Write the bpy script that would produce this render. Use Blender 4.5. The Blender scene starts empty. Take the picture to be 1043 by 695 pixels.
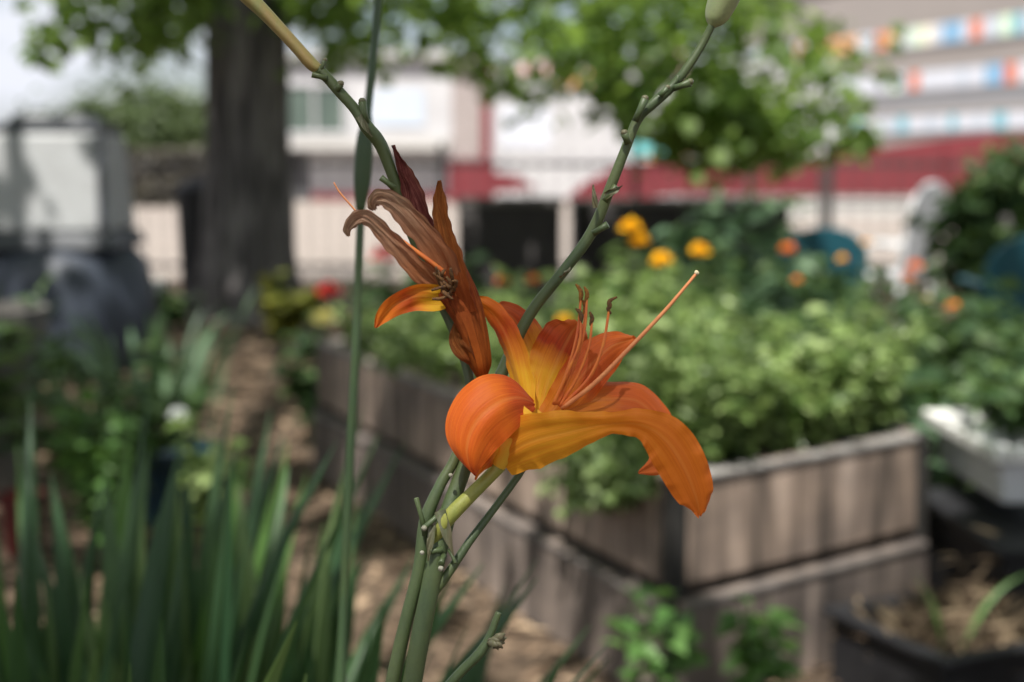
import bpy, math, random
import numpy as np
from mathutils import Vector

random.seed(7)
rng = np.random.default_rng(11)
scene = bpy.context.scene
COL = scene.collection
rad = math.radians

# ------------------------------------------------------------------ camera
W0, H0 = 1043.0, 695.0
FPX = 50.0 / 36.0 * W0
PITCH = rad(6.98)
CAM = np.array([0.0, 0.0, 1.0])
FWD = np.array([0.0, math.cos(PITCH), -math.sin(PITCH)])
UPV = np.array([0.0, math.sin(PITCH), math.cos(PITCH)])
RGT = np.array([1.0, 0.0, 0.0])
FOCUS = 0.60
cd = bpy.data.cameras.new("camera")
cam = bpy.data.objects.new("camera", cd)
COL.objects.link(cam)
cam.location = CAM
cam.rotation_euler = (rad(90) - PITCH, 0, 0)
cd.lens = 50
cd.sensor_width = 36
cd.clip_start = 0.02
cd.clip_end = 1000
cd.dof.use_dof = True
cd.dof.focus_distance = FOCUS
cd.dof.aperture_fstop = 6.3
scene.camera = cam

# ------------------------------------------------------------------ light
SUN_EL, SUN_AZ = 60.0, 199.0           # azimuth clockwise from +Y
sx, sy = math.sin(rad(SUN_AZ)), math.cos(rad(SUN_AZ))
SUN = np.array([sx * math.cos(rad(SUN_EL)), sy * math.cos(rad(SUN_EL)), math.sin(rad(SUN_EL))])
sl = bpy.data.lights.new("sun", 'SUN')
sl.energy = 5.0
sl.angle = rad(0.53)
sl.color = (1.0, 0.96, 0.89)
so = bpy.data.objects.new("sun", sl)
COL.objects.link(so)
so.rotation_euler = Vector(SUN).to_track_quat('Z', 'Y').to_euler()
so.location = (0, 0, 20)
w = bpy.data.worlds.new("World")
scene.world = w
w.use_nodes = True
nt = w.node_tree
for n in list(nt.nodes):
    nt.nodes.remove(n)
out = nt.nodes.new('ShaderNodeOutputWorld')
bg = nt.nodes.new('ShaderNodeBackground')
sky = nt.nodes.new('ShaderNodeTexSky')
sky.sky_type = 'NISHITA'
sky.sun_disc = False
sky.sun_elevation = rad(SUN_EL)
sky.sun_rotation = rad(SUN_AZ)
sky.dust_density = 2.0
bg.inputs['Strength'].default_value = 0.06
tc = nt.nodes.new('ShaderNodeTexCoord')
mp = nt.nodes.new('ShaderNodeMapping')
mp.inputs['Scale'].default_value = (2.2, 2.2, 5.0)
nz = nt.nodes.new('ShaderNodeTexNoise')
nz.inputs['Scale'].default_value = 2.4
nz.inputs['Detail'].default_value = 6
cr = nt.nodes.new('ShaderNodeValToRGB')
cr.color_ramp.elements[0].position = 0.34
cr.color_ramp.elements[1].position = 0.56
mixw = nt.nodes.new('ShaderNodeMix')
mixw.data_type = 'RGBA'
mixw.inputs['B'].default_value = (7.3, 7.5, 8.2, 1)
L = nt.links.new
L(tc.outputs['Generated'], mp.inputs['Vector'])
L(mp.outputs['Vector'], nz.inputs['Vector'])
L(nz.outputs['Fac'], cr.inputs['Fac'])
L(cr.outputs['Color'], mixw.inputs['Factor'])
L(sky.outputs['Color'], mixw.inputs['A'])
L(mixw.outputs['Result'], bg.inputs['Color'])
L(bg.outputs['Background'], out.inputs['Surface'])

vs = scene.view_settings
vs.view_transform = 'Standard'
vs.look = 'None'
vs.exposure = 1.05
vs.gamma = 1.0
vs.use_curve_mapping = False
scene.render.engine = 'CYCLES'
scene.cycles.use_denoising = True
scene.cycles.max_bounces = 8
scene.cycles.transparent_max_bounces = 4
scene.cycles.sample_clamp_indirect = 4.0

# ------------------------------------------------------------------ placing helpers
def D(px, py, depth):
    """point at camera depth"""
    return CAM + FWD * depth + RGT * ((px - W0 / 2) / FPX * depth) + UPV * ((H0 / 2 - py) / FPX * depth)

def P(px, py, Y):
    """point on the plane y = Y seen at photo pixel px, py"""
    d = FWD + RGT * ((px - W0 / 2) / FPX) + UPV * ((H0 / 2 - py) / FPX)
    return CAM + d * (Y / d[1])

def G(px, py, z=0.0):
    d = FWD + RGT * ((px - W0 / 2) / FPX) + UPV * ((H0 / 2 - py) / FPX)
    return CAM + d * ((z - CAM[2]) / d[2])

# ------------------------------------------------------------------ object helpers
ORG = {}

def tag(o, label=None, cat=None, group=None, kind=None):
    if label: o['label'] = label
    if cat: o['category'] = cat
    if group: o['group'] = group
    if kind: o['kind'] = kind
    return o

def empty(name, loc, label, cat, group=None, kind=None):
    o = bpy.data.objects.new(name, None)
    o.empty_display_size = 0.05
    COL.objects.link(o)
    o.location = [float(c) for c in loc]
    ORG[o.name] = np.array(loc, float)
    return tag(o, label, cat, group, kind)

class MB:
    """mesh builder in world coordinates"""
    def __init__(self):
        self.v, self.f, self.n, self.mi = [], [], 0, []
        self.uv = None
        self.smooth = False

    def add(self, verts, faces, mi=0):
        verts = np.asarray(verts, float).reshape(-1, 3)
        self.v.append(verts)
        n = self.n
        self.f.extend([tuple(int(i) + n for i in f) for f in faces])
        self.mi.extend([mi] * len(faces))
        self.n += len(verts)

    def box(self, c, s, rz=0.0, mi=0, taper=(1, 1), tilt=None, jit=0.0):
        x, y, z = s[0] / 2, s[1] / 2, s[2] / 2
        tx, ty = taper
        v = np.array([(-x, -y, -z), (x, -y, -z), (x, y, -z), (-x, y, -z),
                      (-x * tx, -y * ty, z), (x * tx, -y * ty, z), (x * tx, y * ty, z), (-x * tx, y * ty, z)])
        if jit:
            v = v + rng.normal(0, jit, v.shape)
        if tilt is not None:
            a = tilt
            v = np.stack([v[:, 0], v[:, 1] * math.cos(a) - v[:, 2] * math.sin(a), v[:, 1] * math.sin(a) + v[:, 2] * math.cos(a)], 1)
        ca, sa = math.cos(rz), math.sin(rz)
        v = np.stack([v[:, 0] * ca - v[:, 1] * sa, v[:, 0] * sa + v[:, 1] * ca, v[:, 2]], 1) + np.asarray(c, float)
        self.add(v, [(0, 3, 2, 1), (4, 5, 6, 7), (0, 1, 5, 4), (1, 2, 6, 5), (2, 3, 7, 6), (3, 0, 4, 7)], mi)

    def tube(self, pts, radii, n=10, mi=0, steps=None, rough=0.0, flat=None):
        pts = np.asarray(pts, float)
        radii = np.asarray(radii, float) if np.ndim(radii) else np.full(len(pts), float(radii))
        if steps:
            pts, radii = spline(pts, steps), spline(radii.reshape(-1, 1), steps)[:, 0]
        T = np.gradient(pts, axis=0)
        T /= np.linalg.norm(T, axis=1)[:, None] + 1e-12
        ref = np.array([0.0, 1.0, 0.0]) if abs(T[0][1]) < 0.8 else np.array([1.0, 0, 0])
        vs_ = []
        a = np.linspace(0, 2 * math.pi, n, endpoint=False)
        for i in range(len(pts)):
            u = ref - T[i] * np.dot(ref, T[i]); u /= np.linalg.norm(u); ref = u
            b = np.cross(T[i], u)
            rr = radii[i] * (1 + (rng.normal(0, rough, n) if rough else 0))
            k = flat if flat else 1.0
            vs_.append(pts[i] + (np.cos(a) * rr * k)[:, None] * u + (np.sin(a) * rr)[:, None] * b)
        m = len(pts)
        fs = [(i * n + j, i * n + (j + 1) % n, (i + 1) * n + (j + 1) % n, (i + 1) * n + j) for i in range(m - 1) for j in range(n)]
        fs.append(tuple(range(n - 1, -1, -1)))
        fs.append(tuple((m - 1) * n + j for j in range(n)))
        self.add(np.concatenate(vs_), fs, mi)

    def lathe(self, c, prof, n=24, sy=1.0):
        """prof: (radius, z) list"""
        a = np.linspace(0, 2 * math.pi, n, endpoint=False)
        vs_ = [np.stack([np.cos(a) * r, np.sin(a) * r * sy, np.full(n, z)], 1) for r, z in prof]
        m = len(prof)
        fs = [(i * n + j, i * n + (j + 1) % n, (i + 1) * n + (j + 1) % n, (i + 1) * n + j) for i in range(m - 1) for j in range(n)]
        fs.append(tuple(range(n - 1, -1, -1)))
        fs.append(tuple((m - 1) * n + j for j in range(n)))
        self.add(np.concatenate(vs_) + np.asarray(c, float), fs)

    def prism(self, poly, d):
        """poly: world points (N,3) extruded by vector d"""
        poly = np.asarray(poly, float); n = len(poly)
        self.add(np.concatenate([poly, poly + np.asarray(d, float)]),
                 [tuple(range(n)), tuple(range(2 * n - 1, n - 1, -1))] +
                 [((i + 1) % n, i, n + i, n + (i + 1) % n) for i in range(n)])

    def grid(self, pts, uv=None):
        """pts (nu, nv, 3)"""
        a, b = pts.shape[:2]
        self.add(pts.reshape(-1, 3), [(i * b + j, i * b + j + 1, (i + 1) * b + j + 1, (i + 1) * b + j) for i in range(a - 1) for j in range(b - 1)])
        if uv is not None:
            self.uv = uv.reshape(-1, 2)

    def build(self, name, mat, parent=None, smooth=False, org=None, bevel=0.0, subsurf=0):
        verts = np.concatenate(self.v)
        o_ = ORG[parent.name] if parent is not None else (np.asarray(org, float) if org is not None else np.zeros(3))
        me = bpy.data.meshes.new(name)
        me.from_pydata((verts - o_).tolist(), [], self.f)
        mats = mat if isinstance(mat, (list, tuple)) else [mat]
        for m in mats:
            me.materials.append(m)
        if len(mats) > 1:
            me.polygons.foreach_set('material_index', self.mi)
        if smooth or self.smooth:
            me.polygons.foreach_set('use_smooth', [True] * len(me.polygons))
        if self.uv is not None:
            ul = me.uv_layers.new(name='UVMap')
            li = np.empty(len(me.loops), int)
            me.loops.foreach_get('vertex_index', li)
            ul.data.foreach_set('uv', self.uv[li].astype(np.float32).ravel())
        o = bpy.data.objects.new(name, me)
        COL.objects.link(o)
        ORG[o.name] = o_
        if parent is not None:
            o.parent = parent
        elif org is not None:
            o.location = [float(c) for c in o_]
        if bevel:
            b = o.modifiers.new('bevel', 'BEVEL'); b.width = bevel; b.segments = 2; b.limit_method = 'ANGLE'
        if subsurf:
            s = o.modifiers.new('sub', 'SUBSURF'); s.levels = subsurf; s.render_levels = subsurf
        return o

def spline(pts, n):
    """Catmull-Rom through pts -> n samples"""
    p = np.asarray(pts, float)
    k = len(p)
    pp = np.vstack([2 * p[0] - p[1], p, 2 * p[-1] - p[-2]])
    ts = np.linspace(0, k - 1 - 1e-9, n)
    i = ts.astype(int); t = (ts - i)[:, None]
    a, b, c, d = pp[i], pp[i + 1], pp[i + 2], pp[i + 3]
    return 0.5 * (2 * b + (c - a) * t + (2 * a - 5 * b + 4 * c - d) * t ** 2 + (3 * b - a - 3 * c + d) * t ** 3)

def norm(a):
    a = np.asarray(a, float)
    return a / (np.linalg.norm(a, axis=-1, keepdims=True) + 1e-12)

# ------------------------------------------------------------------ materials
def newmat(name):
    m = bpy.data.materials.new(name)
    m.use_nodes = True
    t = m.node_tree
    return m, t, t.nodes['Principled BSDF'], t.nodes['Material Output']

def c4(c):
    return (c[0], c[1], c[2], 1.0)

def ramp(t, fac, stops):
    r = t.nodes.new('ShaderNodeValToRGB')
    e = r.color_ramp.elements
    while len(e) < len(stops):
        e.new(0.5)
    for k, (p, c) in enumerate(stops):
        e[k].position = p; e[k].color = c4(c)
    t.links.new(fac, r.inputs['Fac'])
    return r.outputs['Color']

def noise(t, scale, detail=4, vec=None, stretch=None, dist=0.0, coord='Object', rough=0.55):
    n = t.nodes.new('ShaderNodeTexNoise')
    n.inputs['Scale'].default_value = scale
    n.inputs['Detail'].default_value = detail
    n.inputs['Roughness'].default_value = rough
    n.inputs['Distortion'].default_value = dist
    if vec is None:
        tcn = t.nodes.new('ShaderNodeTexCoord'); vec = tcn.outputs[coord]
    if stretch:
        m = t.nodes.new('ShaderNodeMapping'); m.inputs['Scale'].default_value = stretch
        t.links.new(vec, m.inputs['Vector']); vec = m.outputs['Vector']
    t.links.new(vec, n.inputs['Vector'])
    return n.outputs['Fac']

def mixc(t, fac, a, b, mode='MIX'):
    m = t.nodes.new('ShaderNodeMix'); m.data_type = 'RGBA'; m.blend_type = mode
    for sock, val in (('Factor', fac), ('A', a), ('B', b)):
        if isinstance(val, (int, float)):
            m.inputs[sock].default_value = val
        elif isinstance(val, (tuple, list)):
            m.inputs[sock].default_value = c4(val)
        else:
            t.links.new(val, m.inputs[sock])
    return m.outputs['Result']

def bump(t, height, strength, dist, bsdf):
    b = t.nodes.new('ShaderNodeBump')
    b.inputs['Strength'].default_value = strength
    b.inputs['Distance'].default_value = dist
    t.links.new(height, b.inputs['Height'])
    t.links.new(b.outputs['Normal'], bsdf.inputs['Normal'])
    return b

def plain(name, c1, c2=None, scale=6, rough=0.7, stretch=None, bmp=0.2, bdist=0.01, spec=0.4, metal=0.0, detail=5):
    m, t, b, o = newmat(name)
    c2 = c2 or tuple(x * 0.75 for x in c1)
    n = noise(t, scale, detail, stretch=stretch)
    t.links.new(ramp(t, n, [(0.3, c1), (0.7, c2)]), b.inputs['Base Color'])
    b.inputs['Roughness'].default_value = rough
    b.inputs['Specular IOR Level'].default_value = spec
    b.inputs['Metallic'].default_value = metal
    if bmp:
        bump(t, n, bmp, bdist, b)
    return m

def leafmat(name, stops, trans, tfac=0.35, rough=0.5, spec=0.4):
    m, t, b, o = newmat(name)
    g = t.nodes.new('ShaderNodeNewGeometry')
    col = ramp(t, g.outputs['Random Per Island'], stops)
    t.links.new(col, b.inputs['Base Color'])
    b.inputs['Roughness'].default_value = rough
    b.inputs['Specular IOR Level'].default_value = spec
    tr = t.nodes.new('ShaderNodeBsdfTranslucent')
    t.links.new(mixc(t, 0.6, col, trans), tr.inputs['Color'])
    ms = t.nodes.new('ShaderNodeMixShader'); ms.inputs[0].default_value = tfac
    t.links.new(b.outputs[0], ms.inputs[1]); t.links.new(tr.outputs[0], ms.inputs[2])
    t.links.new(ms.outputs[0], o.inputs['Surface'])
    return m

M = {}
M['bed_leaf'] = leafmat('bed_leaf', [(0, (.032, .07, .015)), (.4, (.115, .18, .05)), (.72, (.23, .32, .11)), (1, (.38, .47, .22))], (.37, .50, .13), .40, .38)  # wide leaf-to-leaf range also paints sun dapple contrast into the greens
M['dark_leaf'] = leafmat('dark_leaf', [(0, (.016, .042, .014)), (.6, (.045, .088, .03)), (1, (.11, .17, .06))], (.14, .24, .05), .33)
M['blue_leaf'] = leafmat('blue_leaf', [(0, (.05, .10, .055)), (1, (.14, .22, .12))], (.18, .3, .10), .3)
M['sprout_leaf'] = leafmat('sprout_leaf', [(0, (.05, .12, .03)), (1, (.10, .20, .05))], (.2, .36, .06), .35)
M['yellow_leaf'] = leafmat('yellow_leaf', [(0, (.07, .09, .02)), (.6, (.16, .18, .03)), (1, (.32, .30, .04))], (.3, .3, .04), .35)
M['tree_leaf'] = leafmat('tree_leaf', [(0, (.035, .07, .014)), (.6, (.08, .145, .03)), (1, (.15, .22, .05))], (.38, .56, .10), .5)
M['far_leaf'] = leafmat('far_leaf', [(0, (.05, .075, .03)), (1, (.10, .14, .06))], (.14, .2, .05), .3)
M['blade_lit'] = leafmat('blade_lit', [(0, (.10, .17, .07)), (1, (.19, .27, .12))], (.25, .36, .10), .35, .45)  # paler copy of the blade colour, painting sunlight onto a few strap leaves
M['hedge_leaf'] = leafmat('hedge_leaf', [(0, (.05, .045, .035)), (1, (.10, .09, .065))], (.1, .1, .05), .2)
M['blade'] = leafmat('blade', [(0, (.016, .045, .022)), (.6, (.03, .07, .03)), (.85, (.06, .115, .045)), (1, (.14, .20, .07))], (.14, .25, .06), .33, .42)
M['dry_leaf'] = leafmat('dry_leaf', [(0, (.09, .06, .04)), (.5, (.22, .15, .10)), (1, (.42, .31, .21))], (.4, .3, .18), .15, .8, .2)

def stemmat(name, c1, c2):
    m, t, b, o = newmat(name)
    n = noise(t, 130, 6, stretch=(1, 1, .10))
    n2 = noise(t, 600, 3)
    n0 = noise(t, 22, 3)
    t.links.new(mixc(t, .14, mixc(t, ramp(t, n0, [(.45, (0, 0, 0)), (.7, (.45, .45, .45))]), ramp(t, n, [(.3, c1), (.7, c2)]), tuple(x * y for x, y in zip(c2, (1.35, 1.05, .7)))), ramp(t, n2, [(.35, (.02, .03, .02)), (.65, (.3, .36, .22))]), 'OVERLAY'), b.inputs['Base Color'])
    b.inputs['Roughness'].default_value = .48
    b.inputs['Subsurface Weight'].default_value = .08
    b.inputs['Subsurface Radius'].default_value = (.002, .003, .001)
    bump(t, mixc(t, .25, n, n2), .4, .0010, b)
    return m
M['stem'] = stemmat('stem', (.045, .072, .03), (.085, .118, .048))
M['stem_far'] = stemmat('stem_far', (.028, .058, .022), (.045, .082, .03))
M['pedicel'] = stemmat('pedicel', (.20, .235, .05), (.30, .30, .065))
M['bud'] = stemmat('bud', (.22, .25, .09), (.30, .20, .08))
M['bud_pale'] = stemmat('bud_pale', (.22, .27, .13), (.32, .35, .17))
M['bract'] = stemmat('bract', (.17, .14, .085), (.10, .11, .06))
M['sap'] = plain('sap', (.45, .44, .37), (.16, .15, .10), 500, .5)

def petalmat(name, base, mid, tip, red, throat, under, tfac=.38, y0=.24):
    """uv: u across 0..1, v along 0..1"""
    m, t, b, o = newmat(name)
    uvn = t.nodes.new('ShaderNodeUVMap'); uvn.uv_map = 'UVMap'
    sep = t.nodes.new('ShaderNodeSeparateXYZ'); t.links.new(uvn.outputs[0], sep.inputs[0])
    along = sep.outputs['Y']
    nblotch = noise(t, 2.2, 3, vec=uvn.outputs[0], stretch=(1.3, 2.2, 1), dist=.4)
    add = t.nodes.new('ShaderNodeMath'); add.operation = 'MULTIPLY_ADD'
    t.links.new(nblotch, add.inputs[0]); add.inputs[1].default_value = .16; t.links.new(along, add.inputs[2])
    sub = t.nodes.new('ShaderNodeMath'); sub.operation = 'SUBTRACT'; t.links.new(add.outputs[0], sub.inputs[0]); sub.inputs[1].default_value = .08
    col = ramp(t, sub.outputs[0], [(0, throat), (y0, throat), (y0 + .12, base), (y0 + .24, red), (.76, mid), (1, tip)])
    # fine parallel veins
    nv = noise(t, 1, 3, vec=uvn.outputs[0], stretch=(46, 2.2, 1), dist=.25)
    col = mixc(t, .35, col, ramp(t, nv, [(.36, (.25, .25, .25)), (.64, (.72, .72, .72))]), 'OVERLAY')
    # pale midrib stripe
    dm = t.nodes.new('ShaderNodeMath'); dm.operation = 'SUBTRACT'; t.links.new(sep.outputs['X'], dm.inputs[0]); dm.inputs[1].default_value = .5
    ab = t.nodes.new('ShaderNodeMath'); ab.operation = 'ABSOLUTE'; t.links.new(dm.outputs[0], ab.inputs[0])
    mr = t.nodes.new('ShaderNodeMapRange'); t.links.new(ab.outputs[0], mr.inputs['Value'])
    mr.inputs['From Min'].default_value = .012; mr.inputs['From Max'].default_value = .05
    mr.inputs['To Min'].default_value = .16; mr.inputs['To Max'].default_value = 0
    col = mixc(t, mr.outputs[0], col, (.85, .42, .12))
    sp_ = noise(t, 1, 2, vec=uvn.outputs[0], stretch=(60, 110, 1))
    col = mixc(t, ramp(t, sp_, [(.70, (0, 0, 0)), (.78, (.35, .35, .35))]), col, (.40, .05, .006))
    g = t.nodes.new('ShaderNodeNewGeometry')
    col_u = mixc(t, .30, col, under)
    col = mixc(t, g.outputs['Backfacing'], col, col_u)
    t.links.new(col, b.inputs['Base Color'])
    b.inputs['Roughness'].default_value = .52
    b.inputs['Specular IOR Level'].default_value = .3
    b.inputs['Sheen Weight'].default_value = .1
    tr = t.nodes.new('ShaderNodeBsdfTranslucent')
    t.links.new(col, tr.inputs['Color'])
    ms = t.nodes.new('ShaderNodeMixShader'); ms.inputs[0].default_value = tfac
    t.links.new(b.outputs[0], ms.inputs[1]); t.links.new(tr.outputs[0], ms.inputs[2])
    t.links.new(ms.outputs[0], o.inputs['Surface'])
    n3 = noise(t, 900, 2)
    hb = mixc(t, .3, nv, n3)
    bump(t, hb, .5, .0007, b)
    return m
Y_ = (.88, .46, .02); O_ = (.76, .185, .010); R_ = (.56, .075, .008); U_ = (.78, .24, .015)
M['petal'] = petalmat('petal', (.74, .22, .012), O_, (.64, .13, .010), R_, Y_, U_)
M['petal_left'] = petalmat('petal_left', (.74, .155, .010), (.72, .135, .009), (.56, .07, .007), (.72, .13, .008), (.54, .075, .008), (.74, .2, .012), .36)
M['petal_front'] = petalmat('petal_front', (.84, .29, .014), (.70, .155, .014), (.62, .12, .013), (.78, .21, .013), (.82, .38, .02), (.72, .20, .015), .5)
M['petal_fan'] = petalmat('petal_fan', (.72, .20, .015), (.60, .115, .012), (.64, .14, .02), (.56, .085, .009), (.70, .22, .015), (.52, .12, .02), .36, .10)
M['petal_red'] = petalmat('petal_red', (.74, .25, .015), (.46, .075, .012), (.58, .12, .02), (.42, .045, .008), Y_, (.52, .12, .02), .34, .34)

def drymat(name, c1, c2, c3, throat=None):
    m, t, b, o = newmat(name)
    uvn = t.nodes.new('ShaderNodeUVMap'); uvn.uv_map = 'UVMap'
    sep = t.nodes.new('ShaderNodeSeparateXYZ'); t.links.new(uvn.outputs[0], sep.inputs[0])
    nv = noise(t, 1, 5, vec=uvn.outputs[0], stretch=(44, 4, 1), dist=1.0)
    nb = noise(t, 3, 4, vec=uvn.outputs[0], stretch=(1, 3, 1))
    col = ramp(t, nv, [(.32, c1), (.5, c2), (.66, c3)])
    col = mixc(t, .5, col, ramp(t, nb, [(.3, (.25, .25, .25)), (.7, (.75, .75, .75))]), 'OVERLAY')
    if throat:
        mr = t.nodes.new('ShaderNodeMapRange'); t.links.new(sep.outputs['Y'], mr.inputs['Value'])
        mr.inputs['From Min'].default_value = .15; mr.inputs['From Max'].default_value = .55
        mr.inputs['To Min'].default_value = .85; mr.inputs['To Max'].default_value = 0
        col = mixc(t, mr.outputs[0], col, throat)
    # dark dead rim at edges and tip
    dm = t.nodes.new('ShaderNodeMath'); dm.operation = 'SUBTRACT'; t.links.new(sep.outputs['X'], dm.inputs[0]); dm.inputs[1].default_value = .5
    ab = t.nodes.new('ShaderNodeMath'); ab.operation = 'ABSOLUTE'; t.links.new(dm.outputs[0], ab.inputs[0])
    mr2 = t.nodes.new('ShaderNodeMapRange'); t.links.new(ab.outputs[0], mr2.inputs['Value'])
    mr2.inputs['From Min'].default_value = .38; mr2.inputs['From Max'].default_value = .5
    mr2.inputs['To Min'].default_value = 0; mr2.inputs['To Max'].default_value = .6
    col = mixc(t, mr2.outputs[0], col, (.20, .07, .04))
    t.links.new(col, b.inputs['Base Color'])
    b.inputs['Roughness'].default_value = .85
    b.inputs['Specular IOR Level'].default_value = .15
    tr = t.nodes.new('ShaderNodeBsdfTranslucent'); t.links.new(col, tr.inputs['Color'])
    ms = t.nodes.new('ShaderNodeMixShader'); ms.inputs[0].default_value = .34
    t.links.new(b.outputs[0], ms.inputs[1]); t.links.new(tr.outputs[0], ms.inputs[2])
    t.links.new(ms.outputs[0], o.inputs['Surface'])
    bump(t, nv, 1.0, .0018, b)
    return m
M['dry_tan'] = drymat('dry_tan', (.46, .23, .15), (.60, .35, .23), (.74, .50, .36), (.52, .17, .06))
M['dry_maroon'] = drymat('dry_maroon', (.10, .02, .02), (.20, .05, .045), (.34, .12, .10))
M['dry_brown'] = drymat('dry_brown', (.20, .055, .02), (.38, .12, .04), (.50, .20, .07), (.45, .13, .03))
M['dry_orange'] = drymat('dry_orange', (.26, .065, .02), (.42, .125, .03), (.56, .22, .07), (.42, .085, .02))
M['filament'] = plain('filament', (.72, .22, .04), (.60, .12, .04), 200, .5, bmp=.1, bdist=.0005)
M['pistil'] = plain('pistil', (.74, .30, .12), (.60, .20, .08), 200, .45, bmp=.1, bdist=.0005)
M['stigma'] = plain('stigma', (.75, .62, .40), None, 300, .6)
M['anther'] = plain('anther', (.05, .025, .015), (.18, .08, .02), 900, .8, bmp=.5, bdist=.0005)
M['anther_orange'] = plain('anther_orange', (.35, .14, .02), (.10, .04, .01), 900, .8, bmp=.5, bdist=.0005)

def woodmat(name, c1, c2, c3, zdir=True):
    m, t, b, o = newmat(name)
    n1 = noise(t, 1, 6, stretch=(16, 16, 1.6), dist=.4)
    n2 = noise(t, 3.5, 4, stretch=(1, 1, 2.5))
    n3 = noise(t, 1, 3, stretch=(70, 70, 3))
    col = ramp(t, n1, [(.30, c1), (.5, c2), (.70, c3)])
    col = mixc(t, .55, col, ramp(t, n2, [(.32, (.22, .22, .24)), (.7, (.74, .70, .66))]), 'OVERLAY')
    col = mixc(t, .25, col, ramp(t, n3, [(.3, (.2, .2, .2)), (.7, (.8, .8, .8))]), 'OVERLAY')
    t.links.new(col, b.inputs['Base Color'])
    b.inputs['Roughness'].default_value = .85
    b.inputs['Specular IOR Level'].default_value = .2
    bump(t, n1, .6, .006, b)
    return m
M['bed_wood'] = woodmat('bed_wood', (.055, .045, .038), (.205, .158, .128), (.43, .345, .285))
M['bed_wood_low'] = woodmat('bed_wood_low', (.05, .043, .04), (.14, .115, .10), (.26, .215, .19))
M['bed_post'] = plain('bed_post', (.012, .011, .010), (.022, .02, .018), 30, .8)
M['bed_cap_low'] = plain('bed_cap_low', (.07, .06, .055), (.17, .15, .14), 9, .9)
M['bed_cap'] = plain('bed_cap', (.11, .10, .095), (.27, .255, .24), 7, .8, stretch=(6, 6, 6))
M['soil'] = plain('soil', (.035, .025, .018), (.07, .05, .035), 25, .95, bmp=.8, bdist=.03)
M['black_plastic'] = plain('black_plastic', (.010, .010, .012), (.018, .018, .02), 9, .6, spec=.25)
M['dark_plastic'] = plain('dark_plastic', (.028, .032, .040), (.045, .05, .06), 5, .5)
M['bin_blue'] = plain('bin_blue', (.022, .028, .042), (.035, .043, .060), 5, .5)
M['grey_plastic'] = plain('grey_plastic', (.32, .33, .34), (.26, .265, .27), 7, .55)
M['white_paint'] = plain('white_paint', (.72, .72, .70), (.55, .54, .52), 14, .6)
M['white_grey'] = plain('white_grey', (.50, .51, .54), (.60, .60, .62), 8, .6)
M['teal'] = plain('teal', (.010, .062, .088), (.015, .080, .105), 5, .45)
M['red_plastic'] = plain('red_plastic', (.50, .035, .02), (.36, .02, .015), 9, .5)
M['dark_red'] = plain('dark_red', (.075, .007, .007), None, 9, .5)
M['blue_pot'] = plain('blue_pot', (.012, .04, .06), (.02, .05, .07), 9, .4)
M['grey_pot'] = plain('grey_pot', (.07, .066, .062), (.12, .11, .10), 10, .8)
M['straw'] = leafmat('straw', [(0, (.06, .04, .028)), (.5, (.14, .10, .065)), (1, (.26, .20, .13))], (.4, .32, .2), .1, .8, .2)
M['marigold_y'] = leafmat('marigold_y', [(0, (.85, .48, .012)), (1, (.92, .62, .02))], (.9, .45, .02), .25, .6, .2)
M['marigold_o'] = leafmat('marigold_o', [(0, (.72, .19, .01)), (1, (.85, .28, .015))], (.85, .3, .02), .25, .6, .2)
M['geranium'] = leafmat('geranium', [(0, (.55, .02, .03)), (1, (.75, .05, .05))], (.8, .08, .06), .25, .6, .2)
M['white_petal'] = leafmat('white_petal', [(0, (.55, .58, .56)), (1, (.75, .77, .75))], (.7, .72, .7), .3, .6, .2)
M['pale_petal'] = leafmat('pale_petal', [(0, (.50, .46, .16)), (1, (.62, .58, .25))], (.6, .55, .2), .3, .6, .2)

def barkmat():
    m, t, b, o = newmat('bark')
    n1 = noise(t, 1, 7, stretch=(14, 14, 1.8), dist=.8)
    n2 = noise(t, 1.6, 4)
    col = ramp(t, n1, [(.34, (.035, .032, .033)), (.5, (.11, .10, .10)), (.68, (.22, .205, .20))])
    col = mixc(t, .35, col, ramp(t, n2, [(.35, (.3, .3, .3)), (.7, (.7, .7, .7))]), 'OVERLAY')
    t.links.new(col, b.inputs['Base Color'])
    b.inputs['Roughness'].default_value = .9
    b.inputs['Specular IOR Level'].default_value = .2
    bump(t, n1, 1.0, .03, b)
    return m
M['bark'] = barkmat()

def groundmat():
    m, t, b, o = newmat('mulch_ground')
    n1 = noise(t, 1.3, 6)
    n2 = noise(t, 26, 5, dist=.5)
    n3 = noise(t, 7, 4, dist=.3)
    col = ramp(t, n2, [(.30, (.025, .018, .013)), (.5, (.085, .06, .042)), (.70, (.21, .15, .105))])
    col = mixc(t, .5, col, ramp(t, n3, [(.35, (.28, .26, .25)), (.68, (.72, .72, .70))]), 'OVERLAY')
    g2 = ramp(t, n1, [(.42, (0, 0, 0)), (.6, (1, 1, 1))])
    col = mixc(t, g2, mixc(t, .35, col, (.05, .04, .03)), col)
    t.links.new(col, b.inputs['Base Color'])
    b.inputs['Roughness'].default_value = .95
    b.inputs['Specular IOR Level'].default_value = .15
    bump(t, n2, 1.0, .03, b)
    return m
M['ground'] = groundmat()
M['plaza'] = plain('plaza', (.27, .23, .20), (.21, .18, .155), .8, .9, bmp=.2, bdist=.02)
M['pale_wall'] = plain('pale_wall', (.42, .41, .395), (.36, .35, .335), .7, .85)
M['white_wall'] = plain('white_wall', (.45, .445, .455), (.34, .335, .345), .5, .8)
M['beige_wall'] = plain('beige_wall', (.26, .235, .22), (.22, .20, .19), .12, .9)
M['grey_wall'] = plain('grey_wall', (.24, .245, .26), (.21, .215, .23), .12, .9)
M['pilaster'] = plain('pilaster', (.30, .26, .25), (.24, .21, .20), 2, .85)
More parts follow.
